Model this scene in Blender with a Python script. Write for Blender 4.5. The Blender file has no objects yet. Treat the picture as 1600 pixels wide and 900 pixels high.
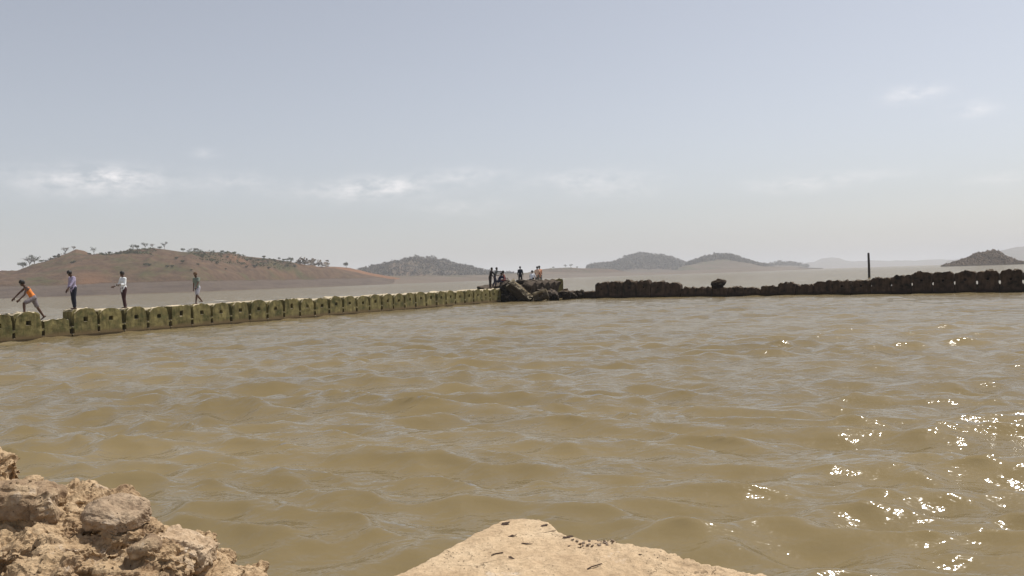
import bpy, bmesh, math, random
import numpy as np
from mathutils import Vector, Matrix, Euler
R = math.radians
random.seed(7); rng = np.random.default_rng(7)
scene = bpy.context.scene
col = scene.collection

# ------------------------------------------------------------------ camera
F = 1331.0; CAMZ = 1.95
PITCH = R(-0.654); ROLL = R(1.86)
_f = Vector((0, math.cos(PITCH), math.sin(PITCH)))
_r0 = Vector((1, 0, 0)); _u0 = Vector((0, -math.sin(PITCH), math.cos(PITCH)))
_rt = _r0*math.cos(ROLL) - _u0*math.sin(ROLL)
_up = _u0*math.cos(ROLL) + _r0*math.sin(ROLL)
cam = bpy.data.objects.new('camera', bpy.data.cameras.new('camera'))
col.objects.link(cam)
m = Matrix((_rt, _up, -_f)).transposed().to_4x4(); m.translation = (0, 0, CAMZ)
cam.matrix_world = m
cam.data.sensor_width = 36; cam.data.lens = 36*F/1600
cam.data.clip_start = 0.05; cam.data.clip_end = 40000
scene.camera = cam

# ------------------------------------------------------------------ sky, sun, exposure
SUN_EL, SUN_AZ = R(61), R(58)            # azimuth from +Y towards +X
world = bpy.data.worlds.new('World'); scene.world = world; world.use_nodes = True
nt = world.node_tree; nt.nodes.clear()
def N(tree, t, **kw):
    n = tree.nodes.new(t)
    for k, v in kw.items():
        if k.startswith('i_'):
            key = k[2:]; key = int(key) if key.isdigit() else key.replace('_', ' ')
            n.inputs[key].default_value = v
        else: setattr(n, k, v)
    return n
def math_(tree, op, a, b=None, c=None, clamp=False):
    n = tree.nodes.new('ShaderNodeMath'); n.operation = op; n.use_clamp = clamp
    for i, v in enumerate((a, b, c)):
        if v is None: continue
        if isinstance(v, (int, float)): n.inputs[i].default_value = v
        else: tree.links.new(v, n.inputs[i])
    return n.outputs[0]
sky = N(nt, 'ShaderNodeTexSky', sky_type='NISHITA', sun_disc=False, sun_elevation=SUN_EL, sun_rotation=SUN_AZ,
        altitude=200, air_density=1.0, dust_density=1.6, ozone_density=1.0)
tc = N(nt, 'ShaderNodeTexCoord')
sep = N(nt, 'ShaderNodeSeparateXYZ'); nt.links.new(tc.outputs['Generated'], sep.inputs[0])
az = math_(nt, 'ARCTAN2', sep.outputs[0], sep.outputs[1]); el = math_(nt, 'ARCSINE', sep.outputs[2])
# dusty air: part of the blue is lost to white dust
hsv = N(nt, 'ShaderNodeHueSaturation', i_Saturation=0.46, i_Value=1.0)
nt.links.new(sky.outputs[0], hsv.inputs['Color'])
comb = N(nt, 'ShaderNodeCombineXYZ'); nt.links.new(az, comb.inputs[0]); nt.links.new(el, comb.inputs[1])
mp = N(nt, 'ShaderNodeMapping'); mp.inputs['Scale'].default_value = (1, 2.2, 1); nt.links.new(comb.outputs[0], mp.inputs[0])
no = N(nt, 'ShaderNodeTexNoise', i_Scale=34.0, i_Detail=8.0, i_Roughness=0.62); nt.links.new(mp.outputs[0], no.inputs[0])
tot = None
def azel(px, py):
    d = _f + (px-800)/F*_rt - (py-450)/F*_up; d.normalize()
    return math.atan2(d.x, d.y), math.asin(d.z)
for px, py, sx, sy, s in [(150, 284, 90, 17, 1.0), (175, 275, 35, 10, .7), (372, 284, 38, 12, .45), (560, 298, 90, 13, .75), (600, 289, 42, 12, .8),
                          (720, 275, 55, 11, .55), (920, 280, 75, 12, .6), (960, 300, 60, 12, .3), (1240, 288, 60, 11, .5), (720, 325, 60, 12, .35),
                          (1430, 146, 34, 10, .75), (1522, 172, 24, 10, .6), (1350, 275, 60, 9, .3), (1575, 280, 40, 9, .4), (320, 240, 16, 6, .5)]:
    a0, e0 = azel(px, py)
    u = math_(nt, 'MULTIPLY', math_(nt, 'SUBTRACT', az, a0), F/sx)
    v = math_(nt, 'MULTIPLY', math_(nt, 'SUBTRACT', el, e0), F/sy)
    g = math_(nt, 'MULTIPLY', math_(nt, 'EXPONENT', math_(nt, 'MULTIPLY', math_(nt, 'ADD', math_(nt, 'MULTIPLY', u, u), math_(nt, 'MULTIPLY', v, v)), -0.8)), s)
    tot = g if tot is None else math_(nt, 'ADD', tot, g)
mask = math_(nt, 'MULTIPLY', tot, math_(nt, 'MULTIPLY', math_(nt, 'SUBTRACT', no.outputs[0], 0.36), 3.4, clamp=True))
mask = math_(nt, 'MULTIPLY', mask, 0.50, clamp=True)
mixc = N(nt, 'ShaderNodeMix', data_type='RGBA'); nt.links.new(mask, mixc.inputs[0])
dust = N(nt, 'ShaderNodeMix', data_type='RGBA', blend_type='MULTIPLY'); dust.inputs[0].default_value = 1; dust.inputs[7].default_value = (1.0, .985, .995, 1)
nt.links.new(hsv.outputs[0], dust.inputs[6]); nt.links.new(dust.outputs[2], mixc.inputs[6]); mixc.inputs[7].default_value = (10.5, 10.0, 9.9, 1)
bg = N(nt, 'ShaderNodeBackground', i_Strength=0.116); nt.links.new(mixc.outputs[2], bg.inputs[0])
wo = N(nt, 'ShaderNodeOutputWorld'); nt.links.new(bg.outputs[0], wo.inputs[0])

sd = bpy.data.lights.new('sun', 'SUN'); sd.energy = 4.9; sd.angle = R(0.55); sd.color = (1.0, 0.95, 0.87)
so = bpy.data.objects.new('sun', sd); col.objects.link(so)
sdir = Vector((math.sin(SUN_AZ)*math.cos(SUN_EL), math.cos(SUN_AZ)*math.cos(SUN_EL), math.sin(SUN_EL)))
so.rotation_euler = sdir.to_track_quat('Z', 'Y').to_euler(); so.location = (30, 20, 60)
vs = scene.view_settings
vs.view_transform = 'Standard'; vs.look = 'None'; vs.gamma = 1; vs.use_curve_mapping = False; vs.exposure = 0.0
scene.cycles.volume_bounces = 2

# ------------------------------------------------------------------ helpers
def P(px, py, D):
    px, py, D = float(px), float(py), float(D)
    d = _f + (px-800)/F*_rt - (py-450)/F*_up
    return Vector((0, 0, CAMZ)) + d*(D/d.y)
def PZ(px, py, z):
    d = _f + (px-800)/F*_rt - (py-450)/F*_up
    return Vector((0, 0, CAMZ)) + d*((z-CAMZ)/d.z)
def hor(px): return 434.8 - 0.0325*(px-800)

_perm = rng.permutation(256); _perm = np.concatenate([_perm, _perm, _perm])
_grad = rng.normal(size=(256, 3)); _grad /= np.linalg.norm(_grad, axis=1)[:, None]
def perlin(p):
    p = np.asarray(p, float); i = np.floor(p).astype(int); f = p-i; w = f*f*f*(f*(f*6-15)+10); i &= 255
    out = 0
    for dx in (0, 1):
        for dy in (0, 1):
            for dz in (0, 1):
                h = _perm[_perm[_perm[(i[:, 0]+dx) & 255]+((i[:, 1]+dy) & 255)]+((i[:, 2]+dz) & 255)]
                g = _grad[h]
                d = g[:, 0]*(f[:, 0]-dx)+g[:, 1]*(f[:, 1]-dy)+g[:, 2]*(f[:, 2]-dz)
                wx = w[:, 0] if dx else 1-w[:, 0]; wy = w[:, 1] if dy else 1-w[:, 1]; wz = w[:, 2] if dz else 1-w[:, 2]
                out = out + d*wx*wy*wz
    return out*1.6
def fbm(p, oct=4, rough=.5):
    a = 1; s = 0; q = np.array(p, float)
    for k in range(oct):
        s = s+a*perlin(q); a *= rough; q = q*2.03+17.3
    return s
def ridged(p, oct=4, rough=.5):
    a = 1; s = 0; q = np.array(p, float)
    for k in range(oct):
        s = s+a*(1-np.abs(perlin(q))*2); a *= rough; q = q*2.1+9.1
    return s
def worley(p):
    p = np.asarray(p, float); i = np.floor(p).astype(int); best = np.full(len(p), 9.0)
    for dx in (-1, 0, 1):
        for dy in (-1, 0, 1):
            for dz in (-1, 0, 1):
                c = i+np.array((dx, dy, dz))
                h = _perm[_perm[_perm[c[:, 0] & 255]+(c[:, 1] & 255)]+(c[:, 2] & 255)]
                jit = np.stack([_perm[h]/255., _perm[h+60]/255., _perm[h+131]/255.], 1)
                d = np.linalg.norm(c+jit-p, axis=1); best = np.minimum(best, d)
    return best

def mesh_from(verts, faces, name='mesh', smooth=False):
    me = bpy.data.meshes.new(name)
    verts = np.asarray(verts, np.float32)
    if isinstance(faces, np.ndarray) and faces.ndim == 2:
        nf, k = faces.shape
        me.vertices.add(len(verts)); me.vertices.foreach_set('co', verts.ravel())
        me.loops.add(nf*k); me.loops.foreach_set('vertex_index', faces.astype(np.int32).ravel())
        me.polygons.add(nf); me.polygons.foreach_set('loop_start', np.arange(0, nf*k, k, dtype=np.int32))
        me.polygons.foreach_set('loop_total', np.full(nf, k, np.int32))
        me.update(calc_edges=True); me.validate()
    else:
        me.from_pydata([tuple(v) for v in verts.tolist()], [], [tuple(f) for f in faces]); me.update()
    if smooth: me.polygons.foreach_set('use_smooth', np.ones(len(me.polygons), bool))
    return me
def link(name, me, mat=None, parent=None, loc=None, rot=None):
    o = bpy.data.objects.new(name, me); col.objects.link(o)
    if mat is not None and me is not None and not me.materials: me.materials.append(mat)
    if parent is not None: o.parent = parent
    if loc is not None: o.location = loc
    if rot is not None: o.rotation_euler = rot
    return o
def tag(o, label=None, cat=None, group=None, kind=None):
    if label: o['label'] = label
    if cat: o['category'] = cat
    if group: o['group'] = group
    if kind: o['kind'] = kind
    return o
def getco(me):
    a = np.empty(len(me.vertices)*3, np.float32); me.vertices.foreach_get('co', a); return a.reshape(-1, 3).astype(float)
def getno(me):
    a = np.empty(len(me.vertices)*3, np.float32); me.vertices.foreach_get('normal', a); return a.reshape(-1, 3).astype(float)
def setco(me, c):
    me.vertices.foreach_set('co', np.asarray(c, np.float32).ravel()); me.update()
def bm_mesh(bm, smooth=False, name='mesh'):
    me = bpy.data.meshes.new(name); bm.to_mesh(me); bm.free()
    if smooth: me.polygons.foreach_set('use_smooth', np.ones(len(me.polygons), bool))
    return me
def bake(me, voxel=None, smooth=0, sub=0):
    """voxel-remesh / smooth a mesh and return the result as a new mesh"""
    o = bpy.data.objects.new('tmp', me); col.objects.link(o)
    if sub:
        s = o.modifiers.new('s', 'SUBSURF'); s.levels = sub; s.render_levels = sub
    if voxel:
        r = o.modifiers.new('r', 'REMESH'); r.mode = 'VOXEL'; r.voxel_size = voxel
    if smooth:
        s = o.modifiers.new('m', 'SMOOTH'); s.factor = .5; s.iterations = smooth
    dg = bpy.context.evaluated_depsgraph_get(); dg.update()
    out = bpy.data.meshes.new_from_object(o.evaluated_get(dg))
    bpy.data.objects.remove(o); out.materials.clear()
    return out

# ------------------------------------------------------------------ materials
def newmat(name):
    mt = bpy.data.materials.new(name); mt.use_nodes = True
    t = mt.node_tree; b = t.nodes['Principled BSDF']; return mt, t, b
def ramp(t, fac, stops):
    r = t.nodes.new('ShaderNodeValToRGB'); e = r.color_ramp.elements
    while len(e) < len(stops): e.new(.5)
    for k, (p, c) in enumerate(stops):
        e[k].position = p; e[k].color = (*c, 1) if len(c) == 3 else c
    t.links.new(fac, r.inputs[0]); return r.outputs[0]
def noise(t, vec, scale, detail=4, rough=.55, out=0):
    n = N(t, 'ShaderNodeTexNoise', i_Scale=scale, i_Detail=float(detail), i_Roughness=rough)
    if vec is not None: t.links.new(vec, n.inputs[0])
    return n.outputs[out]
def mix(t, fac, a, b, blend='MIX'):
    n = t.nodes.new('ShaderNodeMix'); n.data_type = 'RGBA'; n.blend_type = blend
    for i, v in ((0, fac), (6, a), (7, b)):
        if isinstance(v, (int, float)): n.inputs[i].default_value = v
        elif isinstance(v, tuple): n.inputs[i].default_value = (*v, 1)
        else: t.links.new(v, n.inputs[i])
    return n.outputs[2]
def bump(t, b, height, strength, dist):
    n = N(t, 'ShaderNodeBump', i_Strength=strength, i_Distance=dist); t.links.new(height, n.inputs['Height'])
    t.links.new(n.outputs[0], b.inputs['Normal']); return n
def simple(name, c, rough=.8, var=.25, scale=8.0, spec=.3):
    mt, t, b = newmat(name)
    tc = N(t, 'ShaderNodeTexCoord'); f = noise(t, tc.outputs['Object'], scale)
    c2 = tuple(max(0, x*(1-var)) for x in c); c3 = tuple(min(1, x*(1+var)) for x in c)
    t.links.new(ramp(t, f, [(.3, c2), (.7, c3)]), b.inputs['Base Color'])
    b.inputs['Roughness'].default_value = rough; b.inputs['Specular IOR Level'].default_value = spec
    return mt

def water_material():
    mt, t, b = newmat('muddy_water')
    tc = N(t, 'ShaderNodeTexCoord'); v = tc.outputs['Object']
    c = ramp(t, noise(t, v, .12, 5), [(.35, (.160, .123, .061)), (.65, (.184, .143, .075))])
    sk = N(t, 'ShaderNodeMapping'); sk.inputs['Scale'].default_value = (.035, .14, 1); sk.inputs['Rotation'].default_value = (0, 0, R(-12)); t.links.new(v, sk.inputs[0])
    c = mix(t, .7, c, ramp(t, noise(t, sk.outputs[0], 1.0, 7, .7), [(.34, (.80, .79, .77)), (.66, (1.22, 1.21, 1.2))]), 'MULTIPLY')
    # foam: crest attribute broken up by fine noise
    at = N(t, 'ShaderNodeAttribute', attribute_name='foam')
    fn = noise(t, v, 9, 5, .75)
    fm = math_(t, 'MULTIPLY', math_(t, 'SUBTRACT', math_(t, 'ADD', at.outputs['Fac'], math_(t, 'MULTIPLY', fn, .9)), 1.02), 7, clamp=True)
    # distant whitecaps
    mpn = N(t, 'ShaderNodeMapping'); mpn.inputs['Scale'].default_value = (.16, .5, 1); mpn.inputs['Rotation'].default_value = (0, 0, R(-12)); t.links.new(v, mpn.inputs[0])
    wc = noise(t, mpn.outputs[0], 1.0, 4, .6)
    wcm = math_(t, 'MULTIPLY', math_(t, 'SUBTRACT', wc, .66), 14, clamp=True)
    sx = N(t, 'ShaderNodeSeparateXYZ'); t.links.new(v, sx.inputs[0])
    far = math_(t, 'MULTIPLY', math_(t, 'SUBTRACT', sx.outputs[1], 60), .02, clamp=True)
    wcm = math_(t, 'MULTIPLY', wcm, far)
    fa = math_(t, 'MAXIMUM', fm, wcm)
    m2 = N(t, 'ShaderNodeMapping'); m2.inputs['Scale'].default_value = (1, 1.5, 1); m2.inputs['Rotation'].default_value = (0, 0, R(14)); t.links.new(v, m2.inputs[0])
    n1 = noise(t, m2.outputs[0], 3.6, 3, .55); n2 = noise(t, m2.outputs[0], .8, 3, .55)
    n3 = noise(t, m2.outputs[0], 13, 1, .5)
    h = math_(t, 'ADD', math_(t, 'ADD', math_(t, 'MULTIPLY', n1, .040), math_(t, 'MULTIPLY', n2, .10)), math_(t, 'MULTIPLY', n3, .0045))
    ha = N(t, 'ShaderNodeAttribute', attribute_name='crest')
    gp_ = math_(t, 'MULTIPLY', math_(t, 'SUBTRACT', math_(t, 'ADD', noise(t, v, 1.3, 3, .6), math_(t, 'MULTIPLY', ha.outputs['Fac'], 1.3)), .66), 9, clamp=True)
    h = math_(t, 'ADD', h, math_(t, 'MULTIPLY', math_(t, 'MULTIPLY', noise(t, m2.outputs[0], 11, 0, .5), gp_), .026))
    bn = bump(t, b, h, 1.0, 1.0); nrm = bn.outputs[0]
    # turbid water: light scattered back from the silt below does not follow the ripples, the mirror on top does
    up = N(t, 'ShaderNodeCombineXYZ'); up.inputs[2].default_value = 1
    g_ = N(t, 'ShaderNodeNewGeometry'); vm = N(t, 'ShaderNodeVectorMath', operation='SCALE'); vm.inputs['Scale'].default_value = .12; t.links.new(nrm, vm.inputs[0])
    va = N(t, 'ShaderNodeVectorMath', operation='ADD'); t.links.new(vm.outputs[0], va.inputs[0]); t.links.new(up.outputs[0], va.inputs[1])
    vn = N(t, 'ShaderNodeVectorMath', operation='NORMALIZE'); t.links.new(va.outputs[0], vn.inputs[0])
    df = N(t, 'ShaderNodeBsdfDiffuse'); t.links.new(c, df.inputs['Color']); t.links.new(vn.outputs[0], df.inputs['Normal'])
    gl = N(t, 'ShaderNodeBsdfGlossy', i_Roughness=.07); t.links.new(nrm, gl.inputs['Normal'])
    gl2 = N(t, 'ShaderNodeBsdfGlossy', i_Roughness=.18); t.links.new(nrm, gl2.inputs['Normal'])
    gm_ = N(t, 'ShaderNodeMixShader', i_0=.15); t.links.new(gl.outputs[0], gm_.inputs[1]); t.links.new(gl2.outputs[0], gm_.inputs[2])
    fr = N(t, 'ShaderNodeFresnel', i_IOR=1.333); t.links.new(nrm, fr.inputs['Normal'])
    m1 = N(t, 'ShaderNodeMixShader'); t.links.new(math_(t, 'MINIMUM', fr.outputs[0], .55), m1.inputs[0]); t.links.new(df.outputs[0], m1.inputs[1]); t.links.new(gm_.outputs[0], m1.inputs[2])
    ff = N(t, 'ShaderNodeBsdfDiffuse'); ff.inputs['Color'].default_value = (.62, .61, .58, 1)
    m2_ = N(t, 'ShaderNodeMixShader'); t.links.new(fa, m2_.inputs[0]); t.links.new(m1.outputs[0], m2_.inputs[1]); t.links.new(ff.outputs[0], m2_.inputs[2])
    t.links.new(m2_.outputs[0], t.nodes['Material Output'].inputs['Surface']); t.nodes.remove(b)
    return mt

def block_material(name, base, olive, sand, silt, sandamt=1.0):
    mt, t, b = newmat(name)
    tc = N(t, 'ShaderNodeTexCoord'); v = tc.outputs['Object']
    oi = N(t, 'ShaderNodeObjectInfo')
    vv = N(t, 'ShaderNodeVectorMath', operation='ADD'); t.links.new(v, vv.inputs[0])
    cmb = N(t, 'ShaderNodeCombineXYZ'); 
    for i in (0, 1): t.links.new(math_(t, 'MULTIPLY', oi.outputs['Random'], 37.), cmb.inputs[i])
    t.links.new(cmb.outputs[0], vv.inputs[1]); q = vv.outputs[0]
    n = noise(t, q, 2.2, 6, .65)
    c = ramp(t, n, [(.36, olive), (.5, base), (.66, tuple(x*1.5 for x in base))])
    st_ = N(t, 'ShaderNodeMapping'); st_.inputs['Scale'].default_value = (6, 6, .8); t.links.new(q, st_.inputs[0])
    c = mix(t, .6, c, ramp(t, noise(t, st_.outputs[0], 1.3, 4, .6), [(.38, (.5, .47, .42)), (.6, (1.15, 1.12, 1.05))]), 'MULTIPLY')
    s = N(t, 'ShaderNodeSeparateXYZ'); t.links.new(v, s.inputs[0])
    low = math_(t, 'MULTIPLY', math_(t, 'SUBTRACT', .42, math_(t, 'ADD', s.outputs[2], math_(t, 'MULTIPLY', n, .25))), 6, clamp=True)
    c = mix(t, low, c, silt)
    wet = math_(t, 'MULTIPLY', math_(t, 'SUBTRACT', .10, s.outputs[2]), 14, clamp=True)
    c = mix(t, wet, c, tuple(x*.35 for x in silt))
    fine = noise(t, q, 26, 5, .7)
    c = mix(t, .4, c, ramp(t, fine, [(.3, (.35, .35, .35)), (.62, (1.15, 1.15, 1.15))]), 'MULTIPLY')
    g = N(t, 'ShaderNodeNewGeometry'); sn = N(t, 'ShaderNodeSeparateXYZ'); t.links.new(g.outputs['Normal'], sn.inputs[0])
    sm = math_(t, 'MULTIPLY', math_(t, 'MULTIPLY', math_(t, 'SUBTRACT', math_(t, 'ADD', sn.outputs[2], math_(t, 'MULTIPLY', n, .5)), .75), 3, clamp=True), sandamt)
    c = mix(t, sm, c, sand)
    t.links.new(c, b.inputs['Base Color']); b.inputs['Roughness'].default_value = .9; b.inputs['Specular IOR Level'].default_value = .2
    bump(t, b, math_(t, 'ADD', fine, n), .6, .03)
    return mt

def land_material(name, bankz, hill, hill2, green, orange, bank, bank2, gscale=.03, gamt=1.0):
    mt, t, b = newmat(name)
    tc = N(t, 'ShaderNodeTexCoord'); v = tc.outputs['Object']
    s = N(t, 'ShaderNodeSeparateXYZ'); t.links.new(v, s.inputs[0])
    n = noise(t, v, gscale, 6, .6); n2 = noise(t, v, gscale*4.3, 5, .65); n3 = noise(t, v, gscale*.55, 3)
    c = ramp(t, n2, [(.3, hill), (.7, hill2)])
    gm = math_(t, 'MULTIPLY', math_(t, 'MULTIPLY', math_(t, 'SUBTRACT', math_(t, 'ADD', math_(t, 'MULTIPLY', n, .7), math_(t, 'MULTIPLY', n2, .3)), .485), 9, clamp=True), gamt)
    c = mix(t, math_(t, 'MULTIPLY', gm, .8), c, green)
    c = mix(t, .5, c, ramp(t, noise(t, v, gscale*11, 5, .7), [(.35, (.55, .55, .55)), (.62, (1.25, 1.22, 1.2))]), 'MULTIPLY')
    om = math_(t, 'MULTIPLY', math_(t, 'SUBTRACT', n3, .55), 7, clamp=True)
    c = mix(t, om, c, orange)
    mp = N(t, 'ShaderNodeMapping'); mp.inputs['Scale'].default_value = (1, 1, 14); t.links.new(v, mp.inputs[0])
    st = noise(t, mp.outputs[0], gscale*.8, 5, .6)
    bk = ramp(t, st, [(.3, bank), (.5, bank2), (.7, bank)])
    hz = math_(t, 'ADD', s.outputs[2], math_(t, 'MULTIPLY', math_(t, 'SUBTRACT', n, .5), bankz*.5))
    bm_ = math_(t, 'MULTIPLY', math_(t, 'SUBTRACT', bankz, hz), 1.6/ max(bankz*.12, .2), clamp=True)
    c = mix(t, bm_, c, bk)
    # dark broken scarp where the old water line was
    sc = math_(t, 'MULTIPLY', math_(t, 'SUBTRACT', 1, math_(t, 'ABSOLUTE', math_(t, 'MULTIPLY', math_(t, 'SUBTRACT', hz, bankz), 3.0/(bankz*.12)))), math_(t, 'MULTIPLY', math_(t, 'SUBTRACT', n2, .42), 6, clamp=True), clamp=True)
    c = mix(t, sc, c, tuple(x*.35 for x in hill))
    t.links.new(c, b.inputs['Base Color']); b.inputs['Roughness'].default_value = .95; b.inputs['Specular IOR Level'].default_value = .1
    bump(t, b, n2, .8, 2.0)
    return mt

def rock_material(name, stops, pit=(.05, .035, .025), scale=7.0, tint=None):
    mt, t, b = newmat(name)
    tc = N(t, 'ShaderNodeTexCoord'); v = tc.outputs['Object']
    n = noise(t, v, scale, 8, .62); f = noise(t, v, 95, 6, .7); g = noise(t, v, 38, 5, .65)
    c = ramp(t, n, stops)
    c = mix(t, .55, c, ramp(t, g, [(.3, (.55, .5, .46)), (.6, (1.12, 1.1, 1.08))]), 'MULTIPLY')
    vo = N(t, 'ShaderNodeTexVoronoi', i_Scale=46.0); vo.inputs['Randomness'].default_value = 1; t.links.new(v, vo.inputs[0])
    pm = math_(t, 'MULTIPLY', math_(t, 'SUBTRACT', .17, vo.outputs['Distance']), 14, clamp=True)
    pm = math_(t, 'MULTIPLY', pm, math_(t, 'MULTIPLY', math_(t, 'SUBTRACT', n, .46), 10, clamp=True))
    c = mix(t, pm, c, pit)
    lm = math_(t, 'MULTIPLY', math_(t, 'SUBTRACT', noise(t, v, 4.2, 6, .7), .60), 12, clamp=True)
    c = mix(t, math_(t, 'MULTIPLY', lm, .45), c, (.62, .55, .47))
    if tint:
        ve = N(t, 'ShaderNodeTexVoronoi', i_Scale=3.1, feature='DISTANCE_TO_EDGE'); wv = N(t, 'ShaderNodeVectorMath', operation='ADD'); t.links.new(v, wv.inputs[0])
        wn = N(t, 'ShaderNodeTexNoise', i_Scale=5.0, i_Detail=6.0); t.links.new(v, wn.inputs[0]); sc_ = N(t, 'ShaderNodeVectorMath', operation='SCALE'); sc_.inputs['Scale'].default_value = .35
        t.links.new(wn.outputs['Color'], sc_.inputs[0]); t.links.new(sc_.outputs[0], wv.inputs[1]); t.links.new(wv.outputs[0], ve.inputs[0])
        cr = math_(t, 'MULTIPLY', math_(t, 'SUBTRACT', .010, ve.outputs['Distance']), 160, clamp=True)
        cr = math_(t, 'MULTIPLY', cr, math_(t, 'MULTIPLY', math_(t, 'SUBTRACT', noise(t, v, 2.2, 4), .50), 9, clamp=True))
        c = mix(t, math_(t, 'MULTIPLY', cr, .75), c, tint)
        sm_ = math_(t, 'MULTIPLY', math_(t, 'SUBTRACT', noise(t, v, 2.6, 7, .7), .53), 6, clamp=True)
        c = mix(t, math_(t, 'MULTIPLY', sm_, .45), c, (.36, .25, .155))
        pm = math_(t, 'MAXIMUM', pm, cr)
    t.links.new(c, b.inputs['Base Color']); b.inputs['Roughness'].default_value = .93; b.inputs['Specular IOR Level'].default_value = .15
    h = math_(t, 'SUBTRACT', math_(t, 'ADD', math_(t, 'MULTIPLY', f, .5), g), math_(t, 'MULTIPLY', pm, .8))
    bump(t, b, h, .9, .012)
    return mt

M = {}
M['water'] = water_material()
M['block'] = block_material('algae_concrete', (.158, .136, .058), (.080, .080, .030), (.52, .44, .31), (.14, .10, .050))
M['dark_block'] = block_material('dark_shaded_concrete', (.058, .038, .026), (.018, .014, .010), (.10, .075, .05), (.030, .019, .013), .9)  # dark concrete, with the right wall's unlit shade also put into the colour
M['rubble'] = block_material('broken_concrete', (.046, .035, .027), (.026, .021, .016), (.13, .10, .075), (.036, .028, .020), .6)
M['tan_rubble'] = block_material('tan_concrete', (.26, .21, .13), (.15, .13, .07), (.36, .31, .22), (.14, .11, .07), .9)
M['hill'] = land_material('red_brown_hill', 7.0, (.058, .037, .025), (.130, .083, .052), (.060, .062, .027), (.140, .078, .045), (.066, .049, .040), (.100, .076, .060))
M['orange_hill'] = land_material('orange_soil', 5.0, (.16, .080, .042), (.20, .105, .056), (.09, .07, .04), (.19, .095, .05), (.10, .078, .062), (.125, .098, .078))
M['mid'] = land_material('wooded_hill', 7.5, (.10, .078, .055), (.13, .10, .07), (.07, .072, .04), (.15, .10, .07), (.10, .078, .060), (.135, .105, .08), .015)
M['far'] = land_material('far_hill', 7.5, (.10, .08, .06), (.13, .10, .075), (.07, .075, .045), (.12, .09, .07), (.085, .062, .054), (.11, .08, .068), .012)
M['mound'] = land_material('rubble_mound', .8, (.040, .032, .025), (.13, .10, .078), (.05, .042, .03), (.09, .07, .052), (.04, .034, .028), (.06, .05, .04), .35, .3)
M['rock'] = rock_material('tan_masonry', [(.3, (.27, .18, .108)), (.5, (.42, .305, .185)), (.7, (.52, .39, .25))])
M['greystone'] = rock_material('grey_brown_stone', [(.3, (.24, .172, .115)), (.5, (.36, .27, .185)), (.7, (.43, .335, .235))], scale=5)
M['darkstone'] = rock_material('dark_brown_stone', [(.3, (.17, .112, .070)), (.5, (.30, .215, .138)), (.7, (.46, .35, .225))], scale=5)
M['pinkstone'] = rock_material('pink_stone', [(.3, (.34, .24, .15)), (.5, (.46, .345, .23)), (.7, (.53, .42, .30))], scale=9)
M['slab'] = rock_material('sandy_concrete', [(.3, (.40, .29, .18)), (.5, (.50, .375, .24)), (.7, (.56, .435, .29))], scale=3.2, tint=(.13, .085, .05))
M['bark'] = simple('bark', (.10, .075, .055)); M['leaf'] = simple('dusty_leaves', (.06, .068, .032), var=.4, scale=.6)
M['drytwig'] = simple('dry_twigs', (.16, .13, .10), var=.3, scale=.5)
M['scrub'] = simple('green_scrub', (.085, .088, .04), var=.4, scale=.2)
M['wood'] = simple('dry_woodland', (.105, .088, .068), var=.45, scale=.05)
M['pole'] = simple('dark_timber', (.022, .017, .015)); M['deadleaf'] = simple('dead_leaf', (.05, .028, .018)); M['chip'] = simple('grey_chip', (.22, .165, .12))
M['foam'] = simple('white_foam', (.75, .74, .71), var=.05)

wallL0 = Vector((-21.06, 35.5, 0)); wallL1 = Vector((-.886, 71.8, 0)); uL = (wallL1-wallL0)/32
wallR0 = Vector((7.27, 73.3, 0)); wallR1 = Vector((32.84, 54.7, 0)); uR = (wallR1-wallR0)/24

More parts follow.
